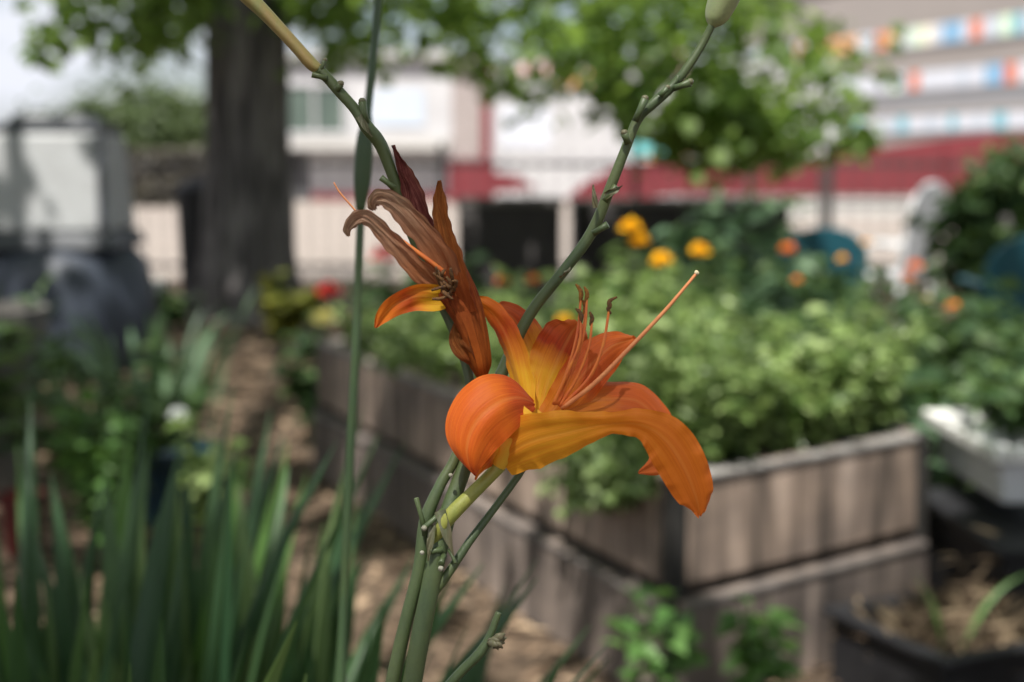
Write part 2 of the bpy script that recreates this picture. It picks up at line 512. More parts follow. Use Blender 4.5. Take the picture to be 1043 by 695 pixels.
M['red_paint'] = plain('red_paint', (.15, .02, .026), (.12, .014, .019), 1.4, .6)
M['red_seam'] = plain('red_seam', (.16, .014, .02), None, 3, .6)
M['dark_glass'] = plain('dark_glass', (.045, .065, .055), (.09, .12, .10), .8, .25, spec=.6)
M['dark_door'] = plain('dark_door', (.05, .05, .055), (.08, .08, .085), 2, .6)
M['fence_metal'] = plain('fence_metal', (.025, .024, .024), (.045, .042, .04), 20, .6)
M['black_box'] = plain('black_box', (.022, .02, .021), (.04, .036, .036), 6, .8)
for nm, c in dict(cur_white=(.52, .54, .60), cur_blue=(.20, .37, .55), cur_teal=(.16, .38, .46), cur_red=(.55, .17, .10),
                  cur_orange=(.60, .33, .16), cur_green=(.55, .68, .52), cur_cream=(.72, .68, .56), cur_pale=(.42, .47, .54),
                  mur_pink=(.72, .45, .45), mur_teal=(.16, .50, .52), mur_violet=(.45, .30, .55), mur_blue=(.25, .5, .7), mur_orange=(.75, .40, .2)).items():
    M[nm] = plain(nm, c, tuple(x * .9 for x in c), 1.5, .7, bmp=0)

# ------------------------------------------------------------------ foliage helpers
def leaf_arrays(pos, dirs, nrm, ln, wd, fold=.25, droop=.2):
    """each leaf: 7 verts, folded along its midrib and drooping to the tip"""
    pos, dirs, nrm = np.asarray(pos, float), norm(dirs), np.asarray(nrm, float)
    N = len(pos)
    ln = np.broadcast_to(np.asarray(ln, float), (N,))[:, None]; wd = np.broadcast_to(np.asarray(wd, float), (N,))[:, None]
    side = norm(np.cross(dirs, nrm)); up = norm(np.cross(side, dirs))
    m1 = pos + dirs * ln * .35
    m2 = pos + dirs * ln * .7 - up * ln * droop * .45
    tip = pos + dirs * ln * .98 - up * ln * droop
    l1 = m1 + side * wd * .5 + up * wd * fold; r1 = m1 - side * wd * .5 + up * wd * fold
    l2 = m2 + side * wd * .36 + up * wd * fold * .7; r2 = m2 - side * wd * .36 + up * wd * fold * .7
    v = np.stack([pos, m1, m2, tip, l1, r1, l2, r2], 1).reshape(-1, 3)
    base = (np.arange(N) * 8)[:, None]
    F3 = np.array([(0, 1, 4), (0, 5, 1), (2, 3, 6), (2, 7, 3)])
    F4 = np.array([(1, 2, 6, 4), (5, 7, 2, 1)])
    f3 = (base[:, None, :] + F3[None]).reshape(-1, 3); f4 = (base[:, None, :] + F4[None]).reshape(-1, 4)
    return v, [tuple(x) for x in f3.tolist()] + [tuple(x) for x in f4.tolist()]

def rand_dirs(n, zmin=-.3, zmax=.8):
    a = rng.uniform(0, 2 * math.pi, n); z = rng.uniform(zmin, zmax, n); r = np.sqrt(np.maximum(0, 1 - z * z))
    return np.stack([np.cos(a) * r, np.sin(a) * r, z], 1)

def leaf_cloud(mb, pos, ln, wd, jit=.3, zmin=-.5, zmax=.5, fold=.2, droop=.25, up=(0, 0, 1), upj=.5):
    n = len(pos)
    L_ = rng.uniform(1 - jit, 1 + jit, n)
    v, f = leaf_arrays(pos, rand_dirs(n, zmin, zmax), np.asarray(up, float) + rng.normal(0, upj, (n, 3)), ln * L_, wd * L_, fold, droop)
    mb.add(v, f)

def leafy_plant(mb_leaf, mb_stem, base, h, spread, stems, per, ln, wd):
    """upright leafy plant: several stems carrying leaves"""
    base = np.asarray(base, float)
    for s in range(stems):
        a = rng.uniform(0, 2 * math.pi); r = spread * math.sqrt(rng.uniform(.02, 1))
        tip = base + np.array([math.cos(a) * r, math.sin(a) * r, h * rng.uniform(.65, 1.08)])
        mid = base + np.array([math.cos(a) * r * .35, math.sin(a) * r * .35, h * .5])
        c = spline(np.array([base, mid, tip]), 7)
        mb_stem.tube(c, np.linspace(.0035, .0015, 7), n=5)
        t = rng.uniform(.25, 1.0, per); idx = t * 6; i = np.minimum(idx.astype(int), 5)
        pos = c[i] + (c[i + 1] - c[i]) * (idx - i)[:, None]
        leaf_cloud(mb_leaf, pos, ln, wd, .35, -.25, .6)

def blade(mb, base, az, length, width, lean, curl, n=9, twist=0.0, fold=.35):
    """arching strap leaf with a V fold"""
    base = np.asarray(base, float)
    out_ = np.array([math.cos(az), math.sin(az), 0.0]); side0 = np.array([-math.sin(az), math.cos(az), 0.0])
    pts, p = [base], base.copy()
    for i in range(1, n):
        ang = lean + curl * (i / (n - 1)) ** 2
        p = p + (out_ * math.sin(ang) + np.array([0, 0, 1.0]) * math.cos(ang)) * length / (n - 1)
        pts.append(p.copy())
    pts = np.array(pts); tt = np.linspace(0, 1, n)
    prof = width * np.clip(np.minimum(.55 + tt * 1.4, (1 - tt) ** .6 * 1.45), 0, 1); prof[-1] = width * .03
    rows = []
    for i in range(n):
        a = twist * tt[i]
        T = norm(pts[min(i + 1, n - 1)] - pts[max(i - 1, 0)])
        s = side0 * math.cos(a) + np.cross(T, side0) * math.sin(a)
        nn = np.cross(T, s)
        rows.append([pts[i] - s * prof[i] / 2 - nn * prof[i] * fold, pts[i] - s * prof[i] * .22 - nn * prof[i] * fold * .28, pts[i],
                     pts[i] + s * prof[i] * .22 - nn * prof[i] * fold * .28, pts[i] + s * prof[i] / 2 - nn * prof[i] * fold])
    mb.grid(np.array(rows))

def copy_tree(o, parent=None):
    c = o.copy(); COL.objects.link(c)
    if parent is not None: c.parent = parent
    for ch in list(o.children):
        copy_tree(ch, c)
    return c

# ================================================================== SETTING
mb = MB()
mb.add([(-400, -60, 0), (400, -60, 0), (400, 700, 0), (-400, 700, 0)], [(0, 1, 2, 3)])
mb.build('ground', M['ground'])['kind'] = 'structure'
mb = MB()
mb.add([(-300, 12.6, .004), (300, 12.6, .004), (300, 600, .004), (-300, 600, .004)], [(0, 1, 2, 3)])
mb.build('pavement', M['plaza'])['kind'] = 'structure'

# wood chips and leaf litter on the path (uncountable)
mb = MB()
n = 13000
px = rng.uniform(-2.6, 1.6, n); py = rng.uniform(1.0, 9.5, n) ** 1.0
sz = rng.uniform(.010, .034, n) * (1 + py * .05)
v, f = leaf_arrays(np.stack([px, py, rng.uniform(.003, .022, n)], 1), rand_dirs(n, -.15, .15), np.array([0, 0, 1.0]) + rng.normal(0, .25, (n, 3)), sz * rng.uniform(1.2, 2.6, n), sz * rng.uniform(.3, .8, n), .08, .1)
mb.add(v, f)
tag(mb.build('wood_chips', M['dry_leaf']), 'pale wood chips and dry litter on the garden path', 'wood chips', kind='stuff')

rng = np.random.default_rng(101)
# ================================================================== RAISED BED
U1 = norm([-.93, 2.09, 0]); V1 = norm([.6, .46, 0])
C0 = np.array([.297, 2.55, 0]); LEN, WID = 2.26, .72
LH = .209
BZ = .44
def bedpt(a, b, z=0): return C0 + U1 * a + V1 * b + np.array([0, 0, z])
ang_u = math.atan2(U1[1], U1[0]); ang_v = math.atan2(V1[1], V1[0])
bed = empty('raised_bed', C0, 'long raised bed of weathered wooden boards in two tiers, planted with leafy greens', 'raised bed')
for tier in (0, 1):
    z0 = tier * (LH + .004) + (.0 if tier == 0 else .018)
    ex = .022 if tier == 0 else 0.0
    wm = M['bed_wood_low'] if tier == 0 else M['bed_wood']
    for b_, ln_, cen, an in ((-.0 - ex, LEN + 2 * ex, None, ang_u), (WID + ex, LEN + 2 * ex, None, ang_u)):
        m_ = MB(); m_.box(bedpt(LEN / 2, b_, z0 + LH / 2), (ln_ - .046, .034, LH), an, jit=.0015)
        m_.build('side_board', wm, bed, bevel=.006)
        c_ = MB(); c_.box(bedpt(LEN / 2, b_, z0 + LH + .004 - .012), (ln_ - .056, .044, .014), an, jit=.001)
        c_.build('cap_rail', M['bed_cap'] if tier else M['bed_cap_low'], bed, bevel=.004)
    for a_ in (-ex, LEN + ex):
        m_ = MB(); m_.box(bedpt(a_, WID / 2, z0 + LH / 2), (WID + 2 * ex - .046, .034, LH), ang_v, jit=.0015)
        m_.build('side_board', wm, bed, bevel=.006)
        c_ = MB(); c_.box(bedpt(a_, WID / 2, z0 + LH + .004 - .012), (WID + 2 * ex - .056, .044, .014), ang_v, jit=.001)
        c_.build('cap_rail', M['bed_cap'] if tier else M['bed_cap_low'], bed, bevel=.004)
for a_ in (0, LEN):
    for b_ in (0, WID):
        m_ = MB(); m_.box(bedpt(a_, b_, .22), (.036, .036, .438), ang_u)
        m_.build('corner_post', M['bed_post'], bed, bevel=.006)
m_ = MB(); m_.prism([bedpt(.03, .03, .01), bedpt(LEN - .03, .03, .01), bedpt(LEN - .03, WID - .03, .01), bedpt(.03, WID - .03, .01)], (0, 0, .38))
m_.build('soil', M['soil'], bed)

# leafy greens filling the bed: four kinds copied
protos = []
for k in range(5):
    ml, ms_ = MB(), MB()
    leafy_plant(ml, ms_, (0, 0, 0), .26 + .03 * k, .13, 11, (36, 26, 24, 34, 24)[k], (.034, .046, .054, .040, .060)[k], (.022, .030, .036, .017, .024)[k])
    r_ = empty('leafy_plant', (0, 0, 0), 'light green leafy plant growing among its like in the weathered raised bed', 'plant', 'leafy greens in the raised bed')
    ml.build('foliage', M['bed_leaf'], r_, smooth=True)
    ms_.build('stem', M['stem_far'], r_)
    protos.append(r_)
used = set()
spots = []
na, nb = 16, 5
for i in range(na):
    for j in range(nb):
        spots.append((.09 + (LEN - .2) * i / (na - 1) + rng.uniform(-.05, .05), .07 + (WID - .14) * j / (nb - 1) + rng.uniform(-.03, .03)))
for (a_, b_) in spots + [(.05, .1 + .11 * k_) for k_ in range(6)] + [(.12, .06 + .12 * k_) for k_ in range(6)]:
    k = int(rng.integers(0, 5))
    o = copy_tree(protos[k]) if k in used else protos[k]
    used.add(k)
    o.location = bedpt(a_, b_, .385)
    o.rotation_euler = (rng.uniform(-.12, .12), rng.uniform(-.12, .12), rng.uniform(0, 6.28))
    s = rng.uniform(.75, 1.05) * (.82 if a_ < .5 else 1.0) * (.92 if .4 < a_ < 1.0 else 1.0 if a_ < .5 else .52); o.scale = (s, s, s * rng.uniform(.9, 1.1))
# taller wispy herbs among the greens
ml, ms_ = MB(), MB()
leafy_plant(ml, ms_, (0, 0, 0), .46, .05, 3, 16, .045, .008)
wr = empty('wispy_herb', (0, 0, 0), 'thin wispy herb standing taller than the leafy greens in the raised bed', 'herb', 'tall wispy herbs in the raised bed')
ml.build('foliage', M['bed_leaf'], wr, smooth=True); ms_.build('stem', M['stem_far'], wr)
for q_, (a_, b_) in enumerate(((.45, .30), (.62, .55), (.85, .60), (.75, .65), (1.0, .66))):
    o = wr if q_ == 0 else copy_tree(wr)
    o.location = bedpt(a_, b_, .385); o.rotation_euler = (rng.uniform(-.12, .12), rng.uniform(-.12, .12), rng.uniform(0, 6.28)); s = rng.uniform(.7, .95); o.scale = (s, s, s)
# greens drooping over the left board near the corner
for (a_, b_, dz) in ((.06, -.01, .36), (.11, -.01, .31), (.17, -.01, .34), (.23, -.015, .29), (.29, -.01, .35), (.24, .0, .40), (.10, .0, .40), (.62, .0, .42), (1.35, .0, .42)):
    o = copy_tree(protos[int(rng.integers(0, 5))]); o.location = bedpt(a_, b_ + .05, dz + .04)
    o.rotation_euler = (rng.uniform(-.2, .2), -1.15, ang_v); o.scale = (.5, .5, .55)
    o['label'] = 'light green plant spilling over the left board of the raised bed'
    o['group'] = 'greens spilling over the bed edge'

# dark green plants in a second plot right of the bed
dprot = []
for k in range(3):
    ml, ms_ = MB(), MB()
    leafy_plant(ml, ms_, (0, 0, 0), .48 + .05 * k, .24, 16, 26, .075, .048)
    r_ = empty('vegetable_plant', (0, 0, 0), 'tall dark green vegetable plant in the plot behind the raised bed', 'plant', 'tall vegetable plants behind the bed')
    ml.build('foliage', M['dark_leaf' if k else 'blue_leaf'], r_, smooth=True)
    ms_.build('stem', M['stem_far'], r_)
    dprot.append(r_)
dsp = []
for i in range(7):
    for j in range(6):
        y_ = 3.45 + i * .40 + rng.uniform(-.1, .1)
        x_ = 1.05 - (y_ - 3.1) * .43 + j * .26 + rng.uniform(-.08, .08)
        if x_ / y_ < .47: dsp.append((x_, y_))
for q, (x_, y_) in enumerate(dsp):
    k = q % 3
    o = dprot[k] if q < 3 else copy_tree(dprot[k])
    o.location = (x_, y_, 0); o.rotation_euler = (0, 0, rng.uniform(0, 6.28)); s = rng.uniform(.8, 1.1); o.scale = (s, s, s * rng.uniform(.85, 1.05))

rng = np.random.default_rng(102)
# ================================================================== MARIGOLDS
def flower_head(mb, c, r, n=70, flat=.62):
    """pompon of ray petals"""
    d = rand_dirs(n, -.1, 1.0)
    pos = np.asarray(c) + d * np.array([r * .25, r * .25, r * .2])
    v, f = leaf_arrays(pos, d * np.array([1, 1, flat]), np.array([0, 0, 1.0]) + rng.normal(0, .3, (n, 3)), r * .8, r * .5, .1, .15)
    mb.add(v, f)

def marigold(heads, base, label, foliage='bed_leaf', group=None):
    """heads: (px, py, Y, radius, colour)"""
    base = np.asarray(base, float)
    t = empty('marigold', base, label, 'flower', group)
    ml, ms_ = MB(), MB()
    heads = [(a, b, Y, r * .70, c) for a, b, Y, r, c in heads]
    tops = [P(a, b, Y) for a, b, Y, r, c in heads]
    for tp in tops:
        c = spline(np.array([base, base * .5 + tp * .5 + rng.normal(0, .02, 3), tp - np.array([0, 0, .02])]), 8)
        ms_.tube(c, np.linspace(.004, .0022, 8), n=6)
        ps = c[rng.integers(1, 7, 60)] + rng.normal(0, .02, (60, 3))
        leaf_cloud(ml, ps, .06, .018, .3, -.3, .6)
    ml.build('foliage', M[foliage], t, smooth=True); ms_.build('stem', M['stem_far'], t)
    for (a, b, Y, r, c), tp in zip(heads, tops):
        fm = MB(); flower_head(fm, tp, r)
        fm.build('flower_head', M[c], t)
marigold([(642, 233, 3.3, .040, 'marigold_y'), (651, 247, 3.3, .036, 'marigold_y'), (674, 267, 3.2, .038, 'marigold_y'), (713, 257, 3.3, .036, 'marigold_y')],
         bedpt(.85, .42, .38), 'tall marigold with four golden heads standing highest above the greens')
marigold([(575, 328, 2.72, .027, 'marigold_y')], bedpt(.2, .14, .38), 'single golden marigold low behind the upright lily petals')
marigold([(803, 255, 4.2, .038, 'marigold_o'), (858, 265, 4.2, .026, 'marigold_y'), (882, 248, 4.4, .026, 'marigold_y'), (812, 286, 4.1, .022, 'marigold_o')],
         (.95, 4.2, 0), 'marigold with small orange and yellow heads before the teal chair behind the bed', 'dark_leaf')
marigold([(513, 287, 4.0, .034, 'marigold_o'), (542, 286, 4.0, .030, 'marigold_o'), (602, 287, 4.1, .026, 'marigold_o')], bedpt(1.7, .35, .38),
         'marigold with dull orange heads at the shaded far end of the bed')
marigold([(932, 272, 4.0, .034, 'marigold_o'), (925, 283, 4.0, .026, 'marigold_o'), (970, 313, 3.8, .028, 'marigold_o'), (945, 305, 3.8, .02, 'pale_petal')],
         (1.18, 3.95, 0), 'marigold with burnt orange heads in the dark greens near the right-hand chair', 'dark_leaf')

# tall pale plant behind the bed
t = empty('artichoke_plant', (.78, 5.1, 0), 'tall pale grey-green plant with jagged leaves behind the marigolds', 'plant')
ml, ms_ = MB(), MB()
leafy_plant(ml, ms_, (.78, 5.1, 0), .86, .24, 16, 22, .13, .05)
ml.build('foliage', M['blue_leaf'], t, smooth=True); ms_.build('stem', M['stem_far'], t)

# ================================================================== WHITE TROUGH, BIN, TRAY
TA, TB_ = np.array([.945, 3.18, 0]), np.array([.955, 2.72, 0])
tdir = norm(TB_ - TA); tside = np.array([-tdir[1], tdir[0], 0]); tz = .378
c_ = (TA + TB_) / 2 + tside * .08
rz = math.atan2(tdir[1], tdir[0]) + math.pi / 2
wt = empty('trough_planter', c_, 'white plastic trough planter with chalky rim hung beside the bed corner', 'planter')
m_ = MB(); m_.box(c_ + np.array([0, 0, tz]), (.13, .39, .085), rz, taper=(1.1, 1.05)); m_.build('tub', M['white_grey'], wt, bevel=.01)
m_ = MB()
ca, sa = math.cos(rz), math.sin(rz)
for (dx, dy, lx, ly) in ((-.08, 0, .032, .46), (.08, 0, .032, .46), (0, -.214, .126, .032), (0, .214, .126, .032)):
    m_.box(c_ + np.array([dx * ca - dy * sa, dx * sa + dy * ca, tz + .062]), (lx, ly, .03), rz)
m_.build('rim', M['white_paint'], wt, bevel=.005)
ml, ms_ = MB(), MB(); leafy_plant(ml, ms_, c_ + np.array([.03, .03, tz + .04]), .16, .17, 14, 20, .05, .034)
t = empty('trough_plant', c_ + np.array([.02, .05, tz + .04]), 'green plant growing in the white trough planter', 'plant')
ml.build('foliage', M['dark_leaf'], t, smooth=True); ms_.build('stem', M['stem_far'], t)
# black storage bin under it
bb = np.array([1.10, 2.85, 0])
t = empty('storage_bin', bb, 'black plastic bin in deep shade under the white trough', 'bin')
m_ = MB(); m_.box(bb + np.array([0, 0, .135]), (.34, .46, .27), rz, taper=(1.08, 1.05)); m_.build('body', M['black_plastic'], t, bevel=.015)
m_ = MB(); m_.box(bb + np.array([0, 0, .281]), (.40, .52, .022), rz); m_.build('lid', M['black_plastic'], t, bevel=.008)

# black tray with dry straw at the front right
ty = 1.98
tcn_ = G(985, 655, .12); 
t0 = np.array([tcn_[0] + .02, tcn_[1] + .02, 0])
tr_ = empty('planter_tray', t0, 'black plastic planter tray holding dry straw beside the raised bed', 'planter')
rz2 = .42
def rot2(p, a): return np.array([p[0] * math.cos(a) - p[1] * math.sin(a), p[0] * math.sin(a) + p[1] * math.cos(a), p[2]])
m_ = MB()
LX, LY, HZ = .40, .30, .15
for (dx, dy, lx, ly) in ((-LX / 2, 0, .016, LY + .016), (LX / 2, 0, .016, LY + .016), (0, -LY / 2, LX - .017, .016), (0, LY / 2, LX - .017, .016)):
    m_.box(t0 + rot2(np.array([dx, dy, HZ / 2]), rz2), (lx, ly, HZ), rz2)
m_.box(t0 + np.array([0, 0, .03]), (LX - .02, LY - .02, .02), rz2)
m_.build('tub', M['black_plastic'], tr_, bevel=.004)
m_ = MB()
for (dx, dy, lx, ly) in ((-LX / 2 - .008, 0, .034, LY + .05), (LX / 2 + .008, 0, .034, LY + .05), (0, -LY / 2 - .008, LX - .02, .034), (0, LY / 2 + .008, LX - .02, .034)):
    m_.box(t0 + rot2(np.array([dx, dy, HZ + .007]), rz2), (lx, ly, .013), rz2)
m_.build('rim', M['black_plastic'], tr_, bevel=.004)
m_ = MB(); m_.box(t0 + np.array([0, 0, .08]), (LX - .02, LY - .02, .08), rz2); m_.build('soil', M['soil'], tr_)
m_ = MB(); n = 600
q = np.stack([rng.uniform(-LX / 2 + .02, LX / 2 - .02, n), rng.uniform(-LY / 2 + .02, LY / 2 - .02, n), np.abs(rng.normal(0, .045, n)) + .12], 1)
q[:, 2] = .115 + np.abs(rng.normal(0, .05, n)) * np.clip(1 - np.hypot(q[:, 0] / .2, q[:, 1] / .15), .15, 1) * 1.6
q = np.array([t0 + rot2(a, rz2) for a in q])
v, f = leaf_arrays(q, rand_dirs(n, -.4, .8), rng.normal(0, 1, (n, 3)), .07, .008, .1, .3); m_.add(v, f)
s_ = tag(m_.build('straw', M['straw'], org=t0), 'heap of dry tan straw filling the black planter tray', 'straw', kind='stuff')
t = empty('grass_tuft', t0, 'few bright green grass blades arching up out of the straw tray', 'grass')
m_ = MB()
gb = t0 + np.array([-.05, -.06, .10])
for az, le, wd_, lean, curl in ((.25, .25, .016, .35, 1.15), (2.6, .14, .010, .15, .3), (3.1, .20, .011, .25, .35)):
    blade(m_, gb + np.array([rng.uniform(-.05, .02), -.02, 0]), az, le, wd_, lean, curl)
m_.build('blades', M['sprout_leaf'], t, smooth=True)

# young plants sprouting before the bed
for q, (ppx, ppy, Y, h, sp, lab) in enumerate(((655, 690, 2.25, .33, .09, 'bright green seedling sprouting at the foot of the bed corner'),
                                              (775, 700, 2.33, .29, .06, 'small green seedling before the lower board of the short bed side'),
                                              (505, 690, 2.1, .17, .12, 'low green weed in the mulch behind the lily stems'))):
    g = P(ppx, ppy, Y); g = np.array([g[0], Y, 0.0])
    t = empty('seedling', g, lab, 'plant')
    ml, ms_ = MB(), MB(); leafy_plant(ml, ms_, g, h * .95, sp * .85, 7, 11, .055, .030)
    ml.build('foliage', M['sprout_leaf'], t, smooth=True); ms_.build('stem', M['stem_far'], t)

rng = np.random.default_rng(103)
# ================================================================== LEFT PLANTING
def strap_clump(name, base, n, ln, wd, label, mat='blade', lean=(.05, .45), curl=(.1, .9), spread=.06, group=None, azr=(0, 6.283)):
    base = np.asarray(base, float)
    m_ = MB()
    for i in range(n):
        az = rng.uniform(*azr); r = spread * math.sqrt(rng.uniform(0, 1))
        blade(m_, base + np.array([math.cos(az) * r, math.sin(az) * r, 0]), az, ln * rng.uniform(.65, 1.1), wd * rng.uniform(.75, 1.15),
              rng.uniform(*lean), rng.uniform(*curl), twist=rng.uniform(-.9, .9))
    return tag(m_.build(name, M[mat], org=base, smooth=True), label, 'plant', group)
# big strappy lily clumps at the lower left
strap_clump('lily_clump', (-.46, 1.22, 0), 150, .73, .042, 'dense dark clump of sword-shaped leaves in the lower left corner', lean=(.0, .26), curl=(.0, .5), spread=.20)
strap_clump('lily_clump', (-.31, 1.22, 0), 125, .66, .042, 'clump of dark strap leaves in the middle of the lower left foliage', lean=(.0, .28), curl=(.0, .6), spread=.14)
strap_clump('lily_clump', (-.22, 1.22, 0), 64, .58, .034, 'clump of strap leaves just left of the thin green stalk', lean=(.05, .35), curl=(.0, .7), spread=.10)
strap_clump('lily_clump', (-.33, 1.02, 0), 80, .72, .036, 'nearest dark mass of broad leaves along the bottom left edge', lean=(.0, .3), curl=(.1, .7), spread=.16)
strap_clump('lily_clump', (-.50, 1.52, 0), 30, .64, .036, 'tall lit sword leaves behind the corner clump', mat='sprout_leaf', lean=(.0, .22), curl=(.0, .5), spread=.22)  # brighter leaf colour gives these blades their lit look

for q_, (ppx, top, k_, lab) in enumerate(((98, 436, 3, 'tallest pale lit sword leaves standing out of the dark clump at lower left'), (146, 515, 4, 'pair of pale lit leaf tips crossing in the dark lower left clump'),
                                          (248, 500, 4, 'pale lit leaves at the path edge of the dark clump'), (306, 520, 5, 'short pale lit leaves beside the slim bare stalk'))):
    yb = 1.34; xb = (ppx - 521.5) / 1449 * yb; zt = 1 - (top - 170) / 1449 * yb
    strap_clump('lily_clump', (xb, yb, 0), k_, zt * .92, .046, lab, mat='blade_lit', lean=(.0, .10), curl=(.0, .25), spread=.035)

def bush(name, base, h, r, n, ln, wd, mat, label, cat='shrub', stems=9, group=None):
    base = np.asarray(base, float)
    t = empty(name, base, label, cat, group)
    ml, ms_ = MB(), MB(); leafy_plant(ml, ms_, base, h, r, stems, n // stems, ln, wd)
    ml.build('foliage', M[mat], t, smooth=True); ms_.build('stem', M['stem_far'], t)
    return t
bush('flowering_shrub', (-1.05, 3.6, 0), .54, .34, 620, .075, .032, 'dark_leaf', 'dark leafy shrub on the left in front of the compost bin')
bush('leafy_shrub', (-1.6, 4.2, 0), .58, .36, 520, .10, .04, 'dark_leaf', 'tall dark shrub with long leaves at the left edge under the bin')
bush('herb_plant', (-.98, 3.35, 0), .47, .14, 240, .05, .03, 'sprout_leaf', 'bright yellow-green herb beside the dark shrub')
bush('groundcover_plant', (-.72, 3.4, 0), .40, .16, 260, .05, .03, 'bed_leaf', 'light green plant with white flowers at the edge of the path')
strap_clump('iris_clump', (-1.35, 5.2, 0), 30, .56, .04, 'broad blue-green iris leaves rising in front of the compost bin', mat='blue_leaf', lean=(.05, .5), curl=(.2, 1.0), spread=.25)
strap_clump('iris_clump', (-2.15, 5.3, 0), 24, .62, .045, 'broad pale iris leaves at the left edge before the compost bin', mat='blue_leaf', lean=(.05, .5), curl=(.2, 1.0), spread=.2)
t = empty('white_flower', (-.78, 3.3, 0), 'small white bloom on a short stalk above the light green plant by the path', 'flower')
m_ = MB(); tp = P(181, 424, 3.3); flower_head(m_, tp, .024); m_.build('flower_head', M['white_petal'], t)
m_ = MB(); m_.tube([(-.78, 3.3, 0), (-.77, 3.3, tp[2] * .6), tp - np.array([0, 0, .01])], .003, 6, steps=6); m_.build('stem', M['stem_far'], t)
def pot(name, base, r, h, mat, label, soil=True):
    t = empty(name, base, label, 'pot')
    m_ = MB(); m_.lathe(base, [(r * .72, 0), (r * .95, h * .86), (r * .86, h * .865), (r * .80, h * .8)], 24); m_.build('body', M[mat], t, smooth=False)
    m_ = MB(); m_.lathe(np.asarray(base) + np.array([0, 0, h * .86]), [(r * .955, 0), (r * 1.08, .001), (r * 1.10, h * .14), (r * .96, h * .141), (r * .96, .004)], 24); m_.build('rim', M[mat], t)
    m_ = MB(); m_.lathe(np.asarray(base) + np.array([0, 0, h * .86]), [(r * .93, 0), (r * .93, .003)], 20); m_.build('soil', M['soil'], t)
bush('leafy_shrub', (.98, 2.28, 0), .36, .10, 200, .055, .03, 'dark_leaf', 'small leafy plant cut by the right edge under the white trough')
pot('flower_pot', (-1.27, 3.6, 0), .055, .16, 'dark_red', 'dark red flower pot half hidden in leaves at the left edge')
pot('flower_pot', (-.96, 3.95, 0), .13, .22, 'blue_pot', 'deep blue flower pot under the dark shrub')
pot('flower_pot', (-1.62, 4.25, 0), .20, .58, 'grey_pot', 'tall weathered grey pot at the left edge of the planting')

# geraniums and small flowers near the bed's far corner
def geranium(base, head, Y, r, mat, label, fmat='dark_leaf'):
    base = np.asarray(base, float); tp = P(head[0], head[1], Y)
    t = empty('geranium', base, label, 'flower')
    ml, ms_ = MB(), MB(); leafy_plant(ml, ms_, base, max(.15, tp[2] - base[2] - .08), .13, 8, 16, .06, .045)
    ms_.tube([base, base * .4 + tp * .6, tp], .003, 6, steps=6)
    ml.build('foliage', M[fmat], t, smooth=True); ms_.build('stem', M['stem_far'], t)
    m_ = MB(); flower_head(m_, tp, r, 60, .9); m_.build('flower_head', M[mat], t)
geranium((-.74, 5.4, 0), (335, 299), 5.4, .05, 'geranium', 'red geranium at the far corner of the raised bed')
geranium((-.72, 5.0, 0), (329, 326), 5.0, .045, 'pale_petal', 'pale yellow flower low at the far corner of the raised bed')
geranium((-.62, 6.6, 0), (391, 262), 6.6, .07, 'geranium', 'dim red flower in the shade behind the withered bloom')
bush('yellow_shrub', (-1.2, 7.4, 0), .40, .26, 420, .07, .05, 'yellow_leaf', 'yellow-green shrub at the foot of the big tree')
bush('undergrowth_shrub', (-.55, 7.6, 0), .48, .45, 500, .09, .05, 'dark_leaf', 'dark low shrub between the big tree and the black boxes')
bush('undergrowth_shrub', (-2.0, 8.4, 0), .26, .22, 220, .09, .05, 'dark_leaf', 'dark low shrub between the bucket and the big tree')

# red and white bucket
bk = np.array([-2.2, 8.6, 0]); bk[0] = P(151, 300, 8.6)[0]
t = empty('bucket', bk, 'red bucket with a white upper rim standing left of the tree', 'bucket')
m_ = MB(); m_.lathe(bk, [(.085, 0), (.095, .20)], 24); m_.build('body', M['red_plastic'], t)
m_ = MB(); m_.lathe(bk + np.array([0, 0, .2005]), [(.10, 0), (.112, .12), (.09, .121), (.088, .03)], 24); m_.build('rim', M['white_paint'], t)

# ================================================================== COMPOST BIN
cb = np.array([P(58, 250, 7.0)[0], 7.1, 0])
t = empty('compost_bin', cb, 'big composter with black base, pale grey upper box and dark lid on the left', 'compost bin')
m_ = MB(); m_.lathe(cb, [(.44, 0), (.455, .12), (.45, .30), (.43, .44), (.40, .54), (.35, .60)], 40); m_.build('base', M['bin_blue'], t, smooth=True)
m_ = MB(); m_.box(cb + np.array([0, 0, .645]), (.70, .70, .086), .06, taper=(.9, .9)); m_.build('collar', M['dark_plastic'], t, bevel=.02)
m_ = MB(); m_.box(cb + np.array([0, 0, .925]), (.61, .61, .47), .06, taper=(.87, .87)); m_.build('upper_box', M['grey_plastic'], t, bevel=.02)
for sx_ in (-1, 1):
    m_ = MB(); m_.box(cb + np.array([sx_ * .285, -.300, .925]), (.035, .02, .46), .06, tilt=-.085)
    m_.build('corner_strip', M['dark_plastic'], t, bevel=.004)
m_ = MB(); m_.box(cb + np.array([0, 0, 1.185]), (.50, .50, .05), .06); m_.box(cb + np.array([0, 0, 1.235]), (.40, .40, .05), .06, taper=(.8, .8)); l_ = m_.build('lid', M['dark_plastic'], t, bevel=.01)
m_ = MB(); m_.box(cb + np.array([0, -.20, 1.235]), (.22, .03, .03), .06, tilt=.3); m_.build('handle', M['grey_plastic'], t, bevel=.006)

rng = np.random.default_rng(104)
# ================================================================== TREES
def limb(mb, p0, p1, r0, r1, wob=.12, n=9):
    p0, p1 = np.asarray(p0, float), np.asarray(p1, float)
    c = np.array([p0 + (p1 - p0) * k / 4 + (rng.normal(0, wob, 3) * np.linalg.norm(p1 - p0) * .25 if 0 < k < 4 else 0) for k in range(5)])
    mb.tube(c, np.linspace(r0, r1, 5), n=n, steps=14)

